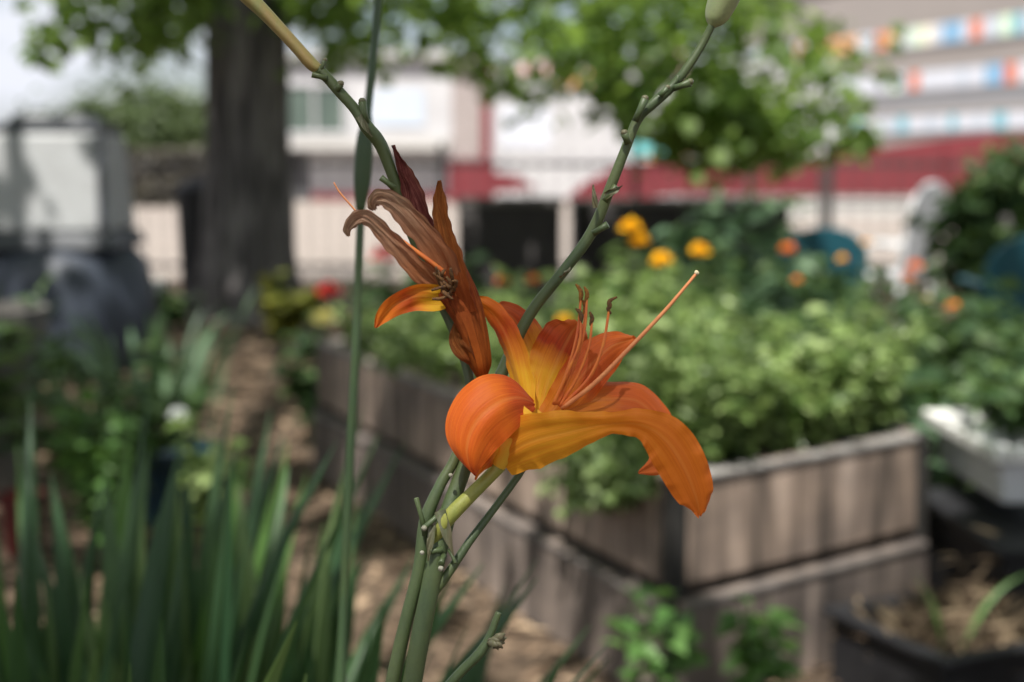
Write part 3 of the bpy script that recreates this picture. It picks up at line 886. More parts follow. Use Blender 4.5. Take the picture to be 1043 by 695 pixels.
TB = np.array([P(251, 300, 9.3)[0], 9.3, 0])
tree = empty('shade_tree', TB, 'large shade tree with a thick furrowed trunk whose canopy hangs over the garden', 'tree')
m_ = MB()
prof = [(.40, -.05), (.35, .10), (.305, .35), (.285, .7), (.262, 1.1), (.255, 1.7), (.25, 2.6), (.25, 3.4), (.20, 4.4)]
ring = 36; zz = np.linspace(-.05, 4.4, 60)
pr = np.interp(zz, [z for r, z in prof], [r for r, z in prof])
a = np.linspace(0, 2 * math.pi, ring, endpoint=False)
ridge = 1 + .045 * np.sin(a * 9 + 1) + .03 * np.sin(a * 15 + 2.2) + rng.normal(0, .008, ring)
buttr = .16 * np.cos(a * 5 + .7)
pts = []
for z, r in zip(zz, pr):
    k = max(0, 1 - z / .6)
    tw = a + .12 * z
    rr = r * (ridge + buttr * k * k) * (1 + rng.normal(0, .006, ring))
    pts.append(np.stack([np.cos(tw) * rr + .02 * z, np.sin(tw) * rr, np.full(ring, z)], 1))
V = np.concatenate(pts) + TB
F = [(i * ring + j, i * ring + (j + 1) % ring, (i + 1) * ring + (j + 1) % ring, (i + 1) * ring + j) for i in range(59) for j in range(ring)]
m_.add(V, F); m_.build('trunk', M['bark'], tree, smooth=True)
m_ = MB()
top = TB + np.array([.07, 0, 3.6])
limbs = [(top, (-1.0, 3.0, 5.2)), (top, (1.6, 1.5, 5.4)), (top, (2.8, 5.5, 5.2)), (top, (-4.0, 3.2, 5.5)), (top, (-4.6, 7.5, 5.0)), (top, (-.6, -2.0, 5.8)), (top, (1.4, 10.5, 5.4)), (top, (-2.0, -2.5, 6.0)),
         (TB + np.array([.07, 0, 2.9]), (.8, 9.4, 2.75)), (TB + np.array([.05, 0, 2.8]), (-3.5, 9.2, 2.7)), (TB + np.array([.05, 0, 3.1]), (2.2, 9.8, 2.6))]
for p0, p1 in limbs:
    limb(m_, p0, p1, .11 if np.linalg.norm(np.asarray(p1) - p0) > 5 else .05, .02)
m_.build('branch', M['bark'], tree, smooth=True)

crown = MB()
# overhead canopy that shades the garden: clumps of leaves along the limbs
def shadow_on(p, z=.55):
    return p - SUN * ((p[..., 2:3] - z) / SUN[2])
# leaves thinned along the sun's line to light these spots: (x, y, radius) in the garden at bed height
GAPS = [(.35, 3.0, .55), (.75, 3.1, .45), (-.9, 6.6, .30), (-.70, 5.6, .2), (-.95, 7.6, .26), (-.85, 4.6, .2), (-.95, 5.3, .2), (-.6, 3.4, .15), (-.55, 2.6, .14), (-.15, 2.5, .14), (.05, 2.0, .22), (.55, 2.35, .22), (-.8, 1.7, .08), (-1.02, 2.9, .12),
        (.28, 3.8, .5), (.75, 4.4, .45), (-2.25, 7.0, .30), (-.62, 4.9, .2), (1.5, 9.0, 1.6), (.3, 9.6, 1.0), (-3.2, 9.2, .8), (1.3, 4.0, .35), (1.5, 4.9, .4), (1.25, 3.3, .2), (1.9, 5.8, .4), (.46, 2.45, .2), (.2, 4.3, .4), (.95, 3.0, .18)]
# spots darkened by extra leaves added on the sun's line: (x, y, z, radius, leaves)
SHADES = [(-.45, 1.3, .5, .42, 120), (-.38, 3.7, .3, .24, 170), (-.62, 4.4, .3, .2, 120), (-1.2, 3.6, .4, .4, 200), (-1.9, 5.0, .5, .5, 260), (-1.65, 9.0, 1.0, .5, 190), (-1.65, 9.0, 2.2, .5, 160), (-1.55, 8.5, .2, .5, 200), (.80, 2.02, .2, .26, 170), (1.1, 2.7, .3, .16, 60), (-2.3, 7.0, .3, .2, 40)]
nc = 470
cc = np.stack([rng.uniform(-6.5, 5.5, nc), rng.uniform(-6.5, 10.5, nc), rng.uniform(4.2, 6.6, nc)], 1)
allp = []
for c in cc:
    k = int(rng.integers(34, 60))
    rr = rng.uniform(.28, .55)
    allp.append(c + rng.normal(0, 1, (k, 3)) * np.array([rr, rr, rr * .5]))
allp = np.concatenate(allp)
sh = shadow_on(allp)
keep = np.ones(len(allp), bool)
for gx, gy, gr in GAPS:
    d = np.hypot(sh[:, 0] - gx, sh[:, 1] - gy)
    keep &= ~((d < gr) & (rng.uniform(0, 1, len(d)) < .84))
allp = allp[keep]
ex_ = []
for x_, y_, z_, r_, k_ in SHADES:
    a_ = rng.uniform(0, 6.283, k_); q_ = r_ * np.sqrt(rng.uniform(0, 1, k_))
    g_ = np.stack([x_ + np.cos(a_) * q_, y_ + np.sin(a_) * q_, np.full(k_, z_)], 1)
    ex_.append(g_ + SUN * ((rng.uniform(4.3, 6.2, len(g_)) - g_[:, 2]) / SUN[2])[:, None])
allp = np.concatenate([allp] + ex_)
# canopy cleared over the lily; unseen high leaf grid added to half-shade it
lily_c = np.array([.0, .62, .93])
d_ = allp - lily_c; d_ = d_ - (d_ @ SUN)[:, None] * SUN
allp = allp[np.linalg.norm(d_, axis=1) > .24]
e1 = norm(np.cross(SUN, [0, 0, 1.0])); e2 = np.cross(SUN, e1)
rng = np.random.default_rng(207)
gr = np.arange(-.3, .31, .080)
shade_grid = np.array([lily_c + e1 * (a_ + rng.uniform(-.025, .025)) + e2 * (b_ + rng.uniform(-.025, .025)) + SUN * rng.uniform(11, 13) for a_ in gr for b_ in gr])
leaf_cloud(crown, shade_grid, .12, .10, .15, -.4, .2, fold=.1)
leaf_cloud(crown, allp, .13, .11, .3, -.6, .3, fold=.1)
# lower hanging sprays seen at the top of the frame
def spray(pxr, pyr, Yr, n_cl, k, r, keepf=None, ln=.12):
    for _ in range(n_cl):
        for _t in range(40):
            a_, b_ = rng.uniform(*pxr), rng.uniform(*pyr)
            if keepf is None or keepf(a_, b_): break
        c = P(a_, b_, rng.uniform(*Yr))
        leaf_cloud(crown, c + rng.normal(0, 1, (k, 3)) * r, ln, ln * .85, .3, -.7, .3, fold=.1, droop=.35)
spray((30, 212), (-60, 75), (8.2, 9.4), 34, 15, .09, lambda a, b: b < 66 - abs(a - 130) * .45)
spray((36, 70), (36, 58), (8.4, 9.0), 3, 12, .05)
spray((285, 480), (-60, 105), (8.4, 10), 34, 16, .10, lambda a, b: b < 20 + 75 * math.exp(-((a - 410) / 45) ** 2) + 30 * math.exp(-((a - 310) / 30) ** 2))
spray((440, 690), (-60, 75), (8.4, 10.5), 54, 18, .12)
spray((520, 660), (40, 110), (8.6, 10), 12, 14, .08)
spray((610, 880), (-40, 150), (8.6, 10.2), 74, 18, .11, lambda a, b: ((a - 755) / 140) ** 2 + ((b - 72) / 95) ** 2 < 1 and not (a > 790 and b < 30))
spray((690, 800), (90, 155), (8.6, 9.6), 22, 16, .09)
spray((850, 900), (95, 160), (8.8, 9.4), 5, 10, .05)
crown.build('crown', M['tree_leaf'], tree)

# bushy tree far left and dim hedge
def far_tree(name, base, h, r, n, ln, mat, label):
    base = np.asarray(base, float)
    t = empty(name, base, label, 'tree')
    m_ = MB(); limb(m_, base, base + np.array([0, 0, h * .6]), .16, .08, .04)
    for k in range(5):
        limb(m_, base + np.array([0, 0, h * .35]), base + np.array([rng.uniform(-r, r) * .7, rng.uniform(-r, r) * .5, h * rng.uniform(.55, .85)]), .07, .02)
    m_.build('trunk', M['bark'], t, smooth=True)
    m_ = MB()
    for k in range(26):
        d = rand_dirs(1, -.5, 1)[0] * rng.uniform(.4, 1)
        c = base + np.array([d[0] * r, d[1] * r * .6, h * .62 + d[2] * h * .36])
        leaf_cloud(m_, c + rng.normal(0, 1, (n // 26, 3)) * r * .17, ln, ln * .7, .3, -.5, .5)
    m_.build('crown', M[mat], t)
far_tree('bushy_tree', (P(150, 150, 44)[0], 44, 0), 3.0, 2.6, 3200, .34, 'far_leaf', 'round bushy tree far behind the fence on the left')
far_tree('bushy_tree', (P(85, 150, 52)[0], 52, 0), 2.7, 2.4, 2400, .34, 'far_leaf', 'low far tree partly hidden by the compost bin')
far_tree('bushy_tree', (P(210, 150, 48)[0], 48, 0), 2.8, 2.2, 2400, .34, 'far_leaf', 'low far tree partly hidden by the big trunk')
hx = P(150, 180, 36)[0]
t = empty('hedge', (hx, 36, 0), 'long dim clipped hedge beyond the fence on the left', 'hedge')
m_ = MB(); q = np.stack([rng.uniform(hx - 3.2, hx + 2.2, 5200), rng.uniform(35.6, 36.6, 5200), rng.uniform(.05, 1.42, 5200)], 1); leaf_cloud(m_, q, .24, .15, .3, -.5, .5); m_.build('foliage', M['hedge_leaf'], t)
m_ = MB(); m_.box((hx - .5, 36.1, .6), (5.2, .7, 1.2)); m_.build('branches', M['bark'], t)
far_tree('garden_bush', (P(1035, 225, 7.2)[0], 7.2, 0), .98, .40, 2200, .10, 'dark_leaf', 'dense dark bush at the right edge behind the teal chair')
far_tree('garden_bush', (P(1085, 210, 9.0)[0], 9.0, 0), 1.15, .55, 2200, .10, 'dark_leaf', 'dark bush cut by the right edge before the red panels')

rng = np.random.default_rng(105)
# ================================================================== GARDEN FURNITURE BEHIND
def black_boxes(px0, px1, pyt, Y, dy, label):
    a_, b_ = P(px0, pyt, Y), P(px1, pyt, Y)
    h = a_[2]; cx = (a_[0] + b_[0]) / 2; wx = b_[0] - a_[0]
    t = empty('planter_box', (cx, Y, 0), label, 'planter')
    m_ = MB(); m_.box((cx, Y + dy / 2, h * .48), (wx, dy, h * .96), 0); m_.build('box', M['black_box'], t, bevel=.01)
    m_ = MB()
    for (ax, ay, lx, ly) in ((0, .02, wx + .04, .06), (0, dy - .02, wx + .04, .06), (-wx / 2 + .01, dy / 2, .06, dy - .1), (wx / 2 - .01, dy / 2, .06, dy - .1)):
        m_.box((cx + ax, Y + ay, h * .96 + .02), (lx, ly, .04), 0)
    m_.build('rim', M['grey_pot'], t, bevel=.004)
    m_ = MB(); m_.box((cx, Y + dy / 2, h * .96 + .004), (wx - .08, dy - .08, .012), 0); m_.build('soil', M['soil'], t)
black_boxes(466, 572, 205, 10.0, .9, 'black planter box with an empty top behind the right lily stem')
black_boxes(586, 805, 206, 10.6, .9, 'long black planter box with a pale rim behind the marigolds')

def garden_chair(c, rz, mat, label, w_=.42, top=.78):
    c = np.asarray(c, float)
    t = empty('garden_chair', c, label, 'chair')
    R_ = lambda p: c + rot2(np.asarray(p, float), rz)
    m_ = MB()
    # backrest: rounded slab
    pr = [(-w_ / 2, .38), (-w_ / 2 * 1.02, top - .14)] + [(-w_ / 2 + (w_ / 2) * (1 - math.cos(x)), top - .14 + .14 * math.sin(x)) for x in np.linspace(.25, math.pi - .25, 9)] + [(w_ / 2 * 1.02, top - .14), (w_ / 2, .38)]
    m_.prism([R_((x, -.20 - (z - .38) * .18, z)) for x, z in pr], rot2(np.array([0, .024, 0]), rz)); m_.build('backrest', M[mat], t, bevel=.006)
    m_ = MB(); m_.box(R_((0, .02, .385)), (w_, .44, .03), rz); m_.build('seat', M[mat], t, bevel=.01)
    for sx_ in (-1, 1):
        for sy_ in (-1, 1):
            m_ = MB(); m_.tube([R_((sx_ * (w_ / 2 - .03), sy_ * .18, .37)), R_((sx_ * (w_ / 2 + .01), sy_ * .22, 0))], [.02, .016], 8); m_.build('leg', M[mat], t)
        m_ = MB(); m_.box(R_((sx_ * (w_ / 2 - .01), 0, .56)), (.04, .40, .022), rz); m_.build('armrest', M[mat], t, bevel=.006)
garden_chair((P(822, 250, 6.6)[0], 6.6, 0), .1, 'teal', 'teal plastic garden chair left of the white one', .42, .735)
garden_chair((P(1042, 250, 5.4)[0], 5.4, 0), -.1, 'teal', 'teal plastic garden chair cut by the right edge', .38, .76)
garden_chair((P(905, 250, 8.2)[0], 8.2, 0), .7, 'white_grey', 'white plastic garden chair between the two teal chairs', .34, .92)

# thin metal fence along the back of the garden
fy = 12.2
fe = empty('metal_fence', (0, fy, 0), 'thin dark metal railing along the back of the garden', 'fence')
m_ = MB()
for z in (.16, 1.02):
    m_.box((0.2, fy, z), (11.6, .03, .035))
m_.build('rail', M['fence_metal'], fe)
m_ = MB()
for x in np.arange(-5.5, 6.0, .14):
    m_.box((x, fy + .001, .57), (.016, .016, 1.10))
m_.build('bars', M['fence_metal'], fe)
for x in np.arange(-5.55, 6.01, 1.65):
    m_ = MB(); m_.box((x, fy - .03, .60), (.05, .05, 1.2)); m_.build('post', M['fence_metal'], fe)
t = None
dp = np.array([P(207, 250, 10.4)[0], 10.4, 0])
t = empty('trash_can', dp, 'black upright bin tucked behind the left side of the trunk', 'bin')
m_ = MB(); m_.lathe(dp, [(.16, 0), (.19, .80)], 20); m_.build('body', M['black_plastic'], t)
m_ = MB(); m_.lathe(dp + np.array([0, 0, .801]), [(.20, 0), (.20, .04), (.12, .10), (.02, .12)], 20); m_.build('lid', M['black_plastic'], t)
for ppx, lab in ((762, 'dark slim bollard before the red panels, left one of two'), (836, 'dark slim bollard before the red panels, right one of two')):
    c = np.array([P(ppx, 220, 19.0)[0], 19.0, 0])
    t = empty('bollard', c, lab, 'bollard')
    m_ = MB(); m_.lathe(c, [(.05, .0), (.045, .03), (.03, .04), (.03, .92)], 14); m_.build('post', M['fence_metal'], t)
    m_ = MB(); m_.lathe(c + np.array([0, 0, .921]), [(.035, 0), (.03, .03), (.012, .05)], 14); m_.build('cap', M['fence_metal'], t)

# ================================================================== FAR BUILDINGS
def facade_rect(mb, px0, py0, px1, py1, Y, d, proud=0.0):
    """axis-aligned box whose front face spans the given photo rectangle at depth Y"""
    a_, b_ = P(px0, py1, Y), P(px1, py0, Y)
    z0 = max(a_[2], 0.0)
    mb.box(((a_[0] + b_[0]) / 2, Y + d / 2 - proud, (z0 + b_[2]) / 2), (b_[0] - a_[0], d, b_[2] - z0))
YB = 42.0
wbx = P(380, 150, YB)[0]
t = empty('white_building', (wbx, YB, 0), 'low white building beyond the fence between trunk and red gate column', 'building')
m_ = MB(); facade_rect(m_, 268, 60, 470, 230, YB, 9); m_.build('wall', M['white_wall'], t)
m_ = MB(); facade_rect(m_, 262, 52, 474, 59.5, YB - .3, 9.6); m_.build('roof', M['pale_wall'], t)
m_ = MB(); facade_rect(m_, 290, 88, 350, 134, YB - .05, .1); wn = m_.build('window', M['dark_glass'], t)
m_ = MB()
for q in ((287, 85, 353, 88), (287, 134, 353, 138), (287, 88, 290, 134), (350, 88, 353, 134), (319, 88, 321, 134)):
    facade_rect(m_, *q, YB - .12, .08)
m_.build('frame', M['white_wall'], wn)
m_ = MB(); facade_rect(m_, 290, 155, 313, 206, YB - .06, .1); m_.build('door', M['dark_door'], t)
m_ = MB(); facade_rect(m_, 272, 140, 458, 152, YB - .7, .7); m_.build('canopy', M['pale_wall'], t)
m_ = MB(); facade_rect(m_, 316, 197, 468, 206, YB - .10, .12); m_.build('plinth', M['red_paint'], t)
m_ = MB(); facade_rect(m_, 380, 92, 432, 128, YB - .05, .1); m_.build('window', M['cur_pale'], t)

t = empty('gate_column', (P(480, 150, 38)[0], 38, 0), 'grey gate column with a red edge and red base beyond the fence', 'column')
m_ = MB(); facade_rect(m_, 460, 70, 490, 162, 38, .9); m_.build('shaft', M['pilaster'], t)
m_ = MB(); facade_rect(m_, 490.3, 62, 501, 162, 37.9, 1.0); m_.build('edge', M['red_paint'], t)
m_ = MB(); facade_rect(m_, 457, 162.5, 504, 206, 37.8, 1.2); m_.build('base', M['red_paint'], t)
m_ = MB(); facade_rect(m_, 456, 58, 490, 69.5, 37.8, 1.1); m_.build('cap', M['pilaster'], t)

t = empty('mural_wall', (P(600, 150, 46)[0], 46, 0), 'long whitewashed wall with painted colour patches behind the branches', 'wall')
m_ = MB(); facade_rect(m_, 495, 62, 850, 215, 46, .5); m_.build('wall', M['white_wall'], t)
for (a_, b_, c_x, d_, mt) in ((615, 72, 640, 92, 'mur_violet'), (655, 52, 700, 80, 'mur_pink'), (632, 98, 652, 140, 'mur_blue'), (640, 140, 690, 158, 'mur_teal'), (660, 158, 700, 166, 'mur_orange'),
                             (510, 110, 560, 150, 'cur_white'), (570, 72, 600, 90, 'mur_orange'), (700, 120, 760, 140, 'cur_pale'), (530, 64, 560, 76, 'mur_pink')):
    m_ = MB(); facade_rect(m_, a_, b_, c_x, d_, 46 - .03, .03); m_.build('colour_patch', M[mt], t)

t = empty('red_hoarding', (P(820, 180, 36)[0], 36, 0), 'long dark red panel hoarding across the back right', 'hoarding')
edges = [(690, 166), (765, 163), (831, 158), (901, 150), (960, 141), (1010, 136), (1090, 132)]
for (e0, t0_), (e1, t1_) in zip(edges[:-1], edges[1:]):
    m_ = MB(); a_ = P(e0 + 1.0, 199, 36); b_ = P(e1 - 1.0, 199, 36); z0, z1 = P(e0, t0_, 36)[2], P(e1, t1_, 36)[2]
    m_.prism([(a_[0], 36, a_[2]), (b_[0], 36, a_[2]), (b_[0], 36, z1), (a_[0], 36, z0)], (0, .08, 0)); m_.build('panel', M['red_paint'], t)
for e0, t0_ in edges[1:-1]:
    m_ = MB(); a_ = P(e0, 199, 36.15); z0 = P(e0, t0_, 36)[2]; m_.box((a_[0], 36.2, z0 / 2), (.14, .14, z0)); m_.build('post', M['red_seam'], t)
m_ = MB(); facade_rect(m_, 690, 200, 1090, 206, 36.05, .3); m_.build('kerb', M['pale_wall'], t)
t = empty('market_canopy', (P(635, 180, 30)[0], 30, 0), 'low sloping red awning left of the red hoarding', 'awning')
m_ = MB()
pl = [P(x, y, 30) for x, y in ((578, 205), (600, 186), (640, 167), (692, 162), (692, 198), (640, 205))]
m_.prism(pl, (0, 1.6, 0)); m_.build('roof', M['red_paint'], t)
for ppx in (600, 684):
    m_ = MB(); q = P(ppx, 198, 30.8); m_.box((q[0], 30.8, q[2] / 2 - .01), (.06, .06, q[2])); m_.build('leg', M['fence_metal'], t)
t = empty('market_canopy', (P(520, 180, 32)[0], 32, 0), 'small red awning beside the gate column', 'awning')
m_ = MB(); m_.prism([P(x, y, 32) for x, y in ((504, 176), (530, 180), (546, 192), (504, 196))], (0, 1.2, 0)); m_.build('roof', M['red_paint'], t)
m_ = MB(); q = P(540, 190, 32.6); m_.box((q[0], 32.6, q[2] / 2 - .01), (.06, .06, q[2])); m_.build('leg', M['fence_metal'], t)
t = empty('low_wall', (P(870, 210, 28)[0], 28, 0), 'low pale wall in sunlight before the red hoarding', 'wall')
m_ = MB(); facade_rect(m_, 600, 207, 940, 222, 28, .4); m_.build('wall', M['pale_wall'], t)
m_ = MB(); facade_rect(m_, 598, 204.5, 942, 206.8, 27.95, .5); m_.build('coping', M['pale_wall'], t)

# apartment block with coloured panels, running away to the left
Yb0 = 88.0
dirb = norm([-.42, 1.0, 0]); nrmb = np.array([-dirb[1], dirb[0], 0])   # facade normal faces left and near
b0 = np.array([P(1120, 100, Yb0)[0], Yb0, 0]) - dirb * 4
LB, HB = 46.0, 15.0
t = empty('apartment_building', b0, 'beige apartment block with rows of coloured window panels at upper right', 'building')
ab = math.atan2(dirb[1], dirb[0])
def bpt(s, off, z): return b0 + dirb * s + nrmb * off + np.array([0, 0, z])
m_ = MB(); m_.box(bpt(LB / 2, -6, HB / 2), (LB, 12, HB), ab); m_.build('wall', M['beige_wall'], t)
m_ = MB(); m_.box(bpt(LB / 2, -6, HB + .25), (LB + .6, 12.6, .5), ab); m_.build('roof', M['grey_wall'], t)
cols = ['cur_white', 'cur_white', 'cur_pale', 'cur_white', 'cur_pale', 'cur_white', 'cur_white', 'cur_red', 'cur_orange', 'cur_blue', 'cur_blue', 'cur_white', 'cur_teal', 'cur_white', 'cur_orange', 'cur_white', 'cur_green', 'cur_cream', 'cur_white', 'cur_red', 'cur_pale', 'cur_white']
q = 0
for row, zc in enumerate((10.3, 7.15, 4.1)):
    hh = 1.35 if row < 2 else 1.1
    m_ = MB(); m_.box(bpt(LB / 2, .06, zc - hh / 2 - .12), (LB - .4, .12, .14), ab); m_.build('sill_band', M['grey_wall'], t)
    s = .8
    while s < LB - 1.6:
        wv = rng.choice([.7, .9, 1.1])
        m_ = MB(); m_.box(bpt(s + wv / 2, .04, zc), (wv, .08, hh), ab)
        if row == 2: cl = ['cur_pale', 'cur_white', 'cur_white', 'cur_teal', 'cur_white'][q % 5]
        else: cl = cols[int(rng.integers(0, len(cols)))]
        m_.build('window', M[cl], t); q += 1
        s += wv + .12
    m_ = MB(); m_.box(bpt(LB / 2, .01, zc - 1.55), (LB - .1, .02, .8), ab); m_.build('grey_band', M['grey_wall'], t) if row == 1 else None

rng = np.random.default_rng(106)
# ================================================================== THE DAYLILY
def mm(dz): return dz * .001
def DP(px, py, dz=0.0): return D(px, py, FOCUS - mm(dz))

def tepal(name, mat, parent, pts, half, wdir, cup=0.15, ruffle=.0, nu=15, nt_=44, rfreq=7, seed=0, crumple=0.0, roll=0.0):
    """pts: (px, py, dz mm toward camera); half: half widths mm; wdir: (right, up, front)"""
    c = spline(np.array([DP(*p) for p in pts]), nt_)
    hw = np.clip(spline(np.array(half, float).reshape(-1, 1), nt_)[:, 0], .25, None) * .001
    # rounded tip
    wd = norm(spline(np.array([RGT * a + UPV * b - FWD * f_ for a, b, f_ in wdir]), nt_))
    T = norm(np.gradient(c, axis=0))
    wd = norm(wd - T * (wd * T).sum(1)[:, None])
    nn = np.cross(T, wd)
    u = np.linspace(-1, 1, nu); tt = np.linspace(0, 1, nt_)
    r_ = np.random.default_rng(seed + 5)
    ph = r_.uniform(0, 6.28, 8)
    pts3 = np.zeros((nt_, nu, 3)); uv = np.zeros((nt_, nu, 2))
    for i in range(nt_):
        for j in range(nu):
            x = u[j]
            z = cup * hw[i] * (x * x) - .13 * hw[i] * math.exp(-(x / .12) ** 2) * (1 - .6 * tt[i]) + .05 * hw[i] * math.cos(9 * x) * (1 - x * x)
            edge = abs(x) ** 3
            z += edge * ruffle * .001 * (math.sin(rfreq * 6.28 * tt[i] + ph[0] + (1.7 if x > 0 else 0)) + .6 * math.sin(rfreq * 2.3 * 6.28 * tt[i] + ph[1] + x))
            lat = x * hw[i] * (1 + .05 * math.sin(9 * tt[i] + ph[2] + (2 if x > 0 else 0)))
            z += .0005 * math.sin(5 * x + 11 * tt[i] + ph[3])
            if crumple:
                z += crumple * .001 * (math.sin(x * 9 + ph[4] + 3 * tt[i]) * .8 + math.sin(x * 5 - tt[i] * 12 + ph[5]) * .7 + math.sin(tt[i] * 21 + ph[6] + x * 2) * .5 + math.sin(x * 21 + 4 * tt[i] + ph[7]) * .22 + .35 * math.sin(tt[i] * 43 + x * 6 + ph[4]) * math.sin(x * 4 + tt[i] * 9 + ph[5]))
                lat *= 1 + .10 * math.sin(tt[i] * 14 + ph[6] + x * 2) + abs(x) ** 4 * (.07 * math.sin(tt[i] * 57 + ph[7] + 3 * x) + .05 * math.sin(tt[i] * 31 + ph[3] - 2 * x))
            if roll:
                an = x * roll
                z += hw[i] * (1 - math.cos(an)) / max(abs(roll), .3); lat = hw[i] * math.sin(an) / max(abs(roll), .3)
            pts3[i, j] = c[i] + wd[i] * lat + nn[i] * z
            uv[i, j] = (x * .5 + .5, tt[i])
    m_ = MB(); m_.grid(pts3, uv)
    return m_.build(name, M[mat], parent, smooth=True, subsurf=1)

base_root = D(430, 700, FOCUS); root_pt = np.array([base_root[0] - .02, base_root[1] + .10, 0.0])
lily = empty('daylily', root_pt, 'orange daylily with one open bloom and a withered bloom on tall green stems in front', 'flower')

def stem_path(pp, rr, steps=40, n=12, mb=None, dz=0):
    mb = mb or MB()
    mb.tube([DP(a_, b_, c_) for a_, b_, c_ in pp], [r * .001 for r in rr], n=n, steps=steps, rough=.02)
    return mb
# main scape from the ground up to the right-hand tip
sc_ = MB()
pp = [(418, 705, 0), (436, 610, 0), (450, 545, -1), (468, 490, -5), (490, 435, -8), (513, 376, -10), (540, 320, -10), (575, 275, -8), (603, 236, -6), (622, 190, -4), (637, 152, -3), (650, 121, -3), (666, 105, -2), (685, 88, -2), (703, 65, -1), (717, 42, -1), (726, 24, 0)]
rr = [4.2, 4.1, 4.0, 3.4, 3.0, 2.7, 2.5, 2.4, 2.5, 2.3, 2.1, 2.1, 2.2, 2.0, 1.8, 1.7, 1.6]
def lead_in(root, p0, p1, r, k=18):
    """evenly spaced lead-in from the ground to the first visible point, tangent to the stem there"""
    t_ = np.linspace(0, 1, k, endpoint=False)[:, None]
    d = norm(p0 - p1); c1 = p0 + d * .25; c0 = root + np.array([0, 0, .25])
    return list((1 - t_) ** 3 * root + 3 * (1 - t_) ** 2 * t_ * c0 + 3 * (1 - t_) * t_ ** 2 * c1 + t_ ** 3 * p0), [r] * k
gl, gr_ = lead_in(root_pt, DP(*pp[0]), DP(*pp[1]), .0042)
sc_.tube(gl + [DP(*p) for p in pp], gr_ + [r * .001 for r in rr], n=14, steps=170, rough=.012)
sc_.build('scape', M['stem'], lily, smooth=True)
# left branch, carrying the withered bloom and going up to the upper left bud
lb = MB()
pp = [(398, 705, -4), (412, 640, -4), (427, 580, -3), (434, 530, -3), (448, 495, -4), (463, 468, -6), (479, 425, -9), (478, 385, -10), (466, 345, -12), (448, 305, -13), (430, 262, -12), (413, 222, -10), (402, 185, -6), (388, 148, -3), (374, 130, 0), (362, 112, 0), (346, 94, 0), (332, 78, 0), (324, 70, 0)]
rr = [3.2, 3.0, 2.9, 3.0, 2.4, 2.3, 2.2, 2.2, 2.3, 2.3, 2.4, 2.4, 2.4, 2.8, 2.9, 2.3, 2.3, 2.3, 2.2]
gl, gr_ = lead_in(root_pt + np.array([-.02, .0, 0]), DP(*pp[0]), DP(*pp[1]), .0032)
lb.tube(gl + [DP(*p) for p in pp], gr_ + [r * .001 for r in rr], n=14, steps=180, rough=.012)
lb.build('scape', M['stem'], lily, smooth=True)
# stubs of dropped flowers along both branches
def stub(p0, p1, r0, r1, mat='stem', dz=0):
    m_ = MB(); a_, b_ = DP(*p0), DP(*p1)
    r0, r1 = r0 * .85, r1 * .85
    m_.tube([a_, a_ * .5 + b_ * .5, b_, b_ + (b_ - a_) * .02], [r0 * .001, r1 * .001 * .92, r1 * .001 * 1.12, r1 * .001 * .8], n=10, rough=.05)
    o = m_.build('flower_stub', M[mat], lily, smooth=True)
    return o
def scar(p, r, mat='bract'):
    m_ = MB(); c = DP(*p)
    d = rand_dirs(10, -1, 1)
    m_.lathe(c, [(r * .0004, -r * .001), (r * .001, -r * .0004), (r * .001, r * .0003), (r * .0005, r * .0008)], 9)
    m_.build('scar', M[mat], lily, smooth=True)
for p0, p1, r0, r1 in (((326, 74, 1), (331, 62, 2), 1.4, 1.0), ((333, 80, 2), (318, 76, 3), 1.7, 1.4), ((343, 92, 2), (347, 86, 3), 1.9, 1.6), ((373, 126, 2), (369, 104, 3), 1.8, 1.9),
                       ((402, 192, 2), (388, 181, 3), 1.7, 1.5), ((612, 214, 2), (633, 216, 3), .3, .3), ((604, 238, 2), (619, 229, 4), 1.6, 1.7), ((616, 205, 2), (628, 190, 4), 2.0, 1.7),
                       ((640, 146, 1), (636, 136, 3), 2.0, 1.9), ((647, 124, 2), (657, 101, 4), 1.9, 1.9), ((672, 98, 2), (680, 90, 3), 1.8, 1.4), ((686, 90, 2), (703, 84, 5), 1.7, 1.8), ((688, 88, 1), (691, 77, 2), 1.0, .7),
                       ((434, 545, 2), (424, 508, 4), 2.0, 1.2), ((450, 560, 3), (438, 562, 5), 2.2, 1.5), ((452, 520, 3), (432, 538, 7), 1.8, 1.3), ((452, 566, 3), (449, 574, 8), 1.6, 1.4), ((458, 560, 3), (464, 574, 6), 1.4, .9)):
    if r0 > .5: stub(p0, p1, r0, r1)
for p, r in (((331, 61, 2), 1.0), ((347, 85, 3), 1.4), ((369, 103, 3), 1.6), ((657, 100, 4), 1.5), ((636, 135, 3), 1.5), ((703, 83, 5), 1.5), ((680, 89, 3), 1.2)):
    scar(p, r)
for p, r in (((432, 538, 8), 1.25), ((449, 579, 9), 1.2), ((430, 563, 6), 1.0), ((459, 484, 5), .9)):
    scar(p, r, 'sap')
# small dry bracts
def bract(p0, p1, half, mat='bract', wd=(.7, .7, .2)):
    mid = ((p0[0] + p1[0]) / 2, (p0[1] + p1[1]) / 2, (p0[2] + p1[2]) / 2 + 1)
    return tepal('bract', mat, lily, [p0, mid, p1], [half, half * .8, .2], [wd] * 3, cup=.5, nt_=10, nu=7, seed=int(p0[0]))
bract((606, 212, 3), (604, 188, 3), 1.3, wd=(1, 0, .3)); bract((617, 200, 3), (634, 189, 5), 1.6, wd=(.3, .9, .3)); bract((366, 118, 3), (379, 140, 4), 1.6); bract((572, 283, 0), (581, 272, 2), 1.2)
bract((449, 520, 5), (462, 566, 5), 2.6, wd=(1, .1, .2)); bract((441, 535, 5), (436, 572, 5), 1.8, wd=(1, .1, .2))
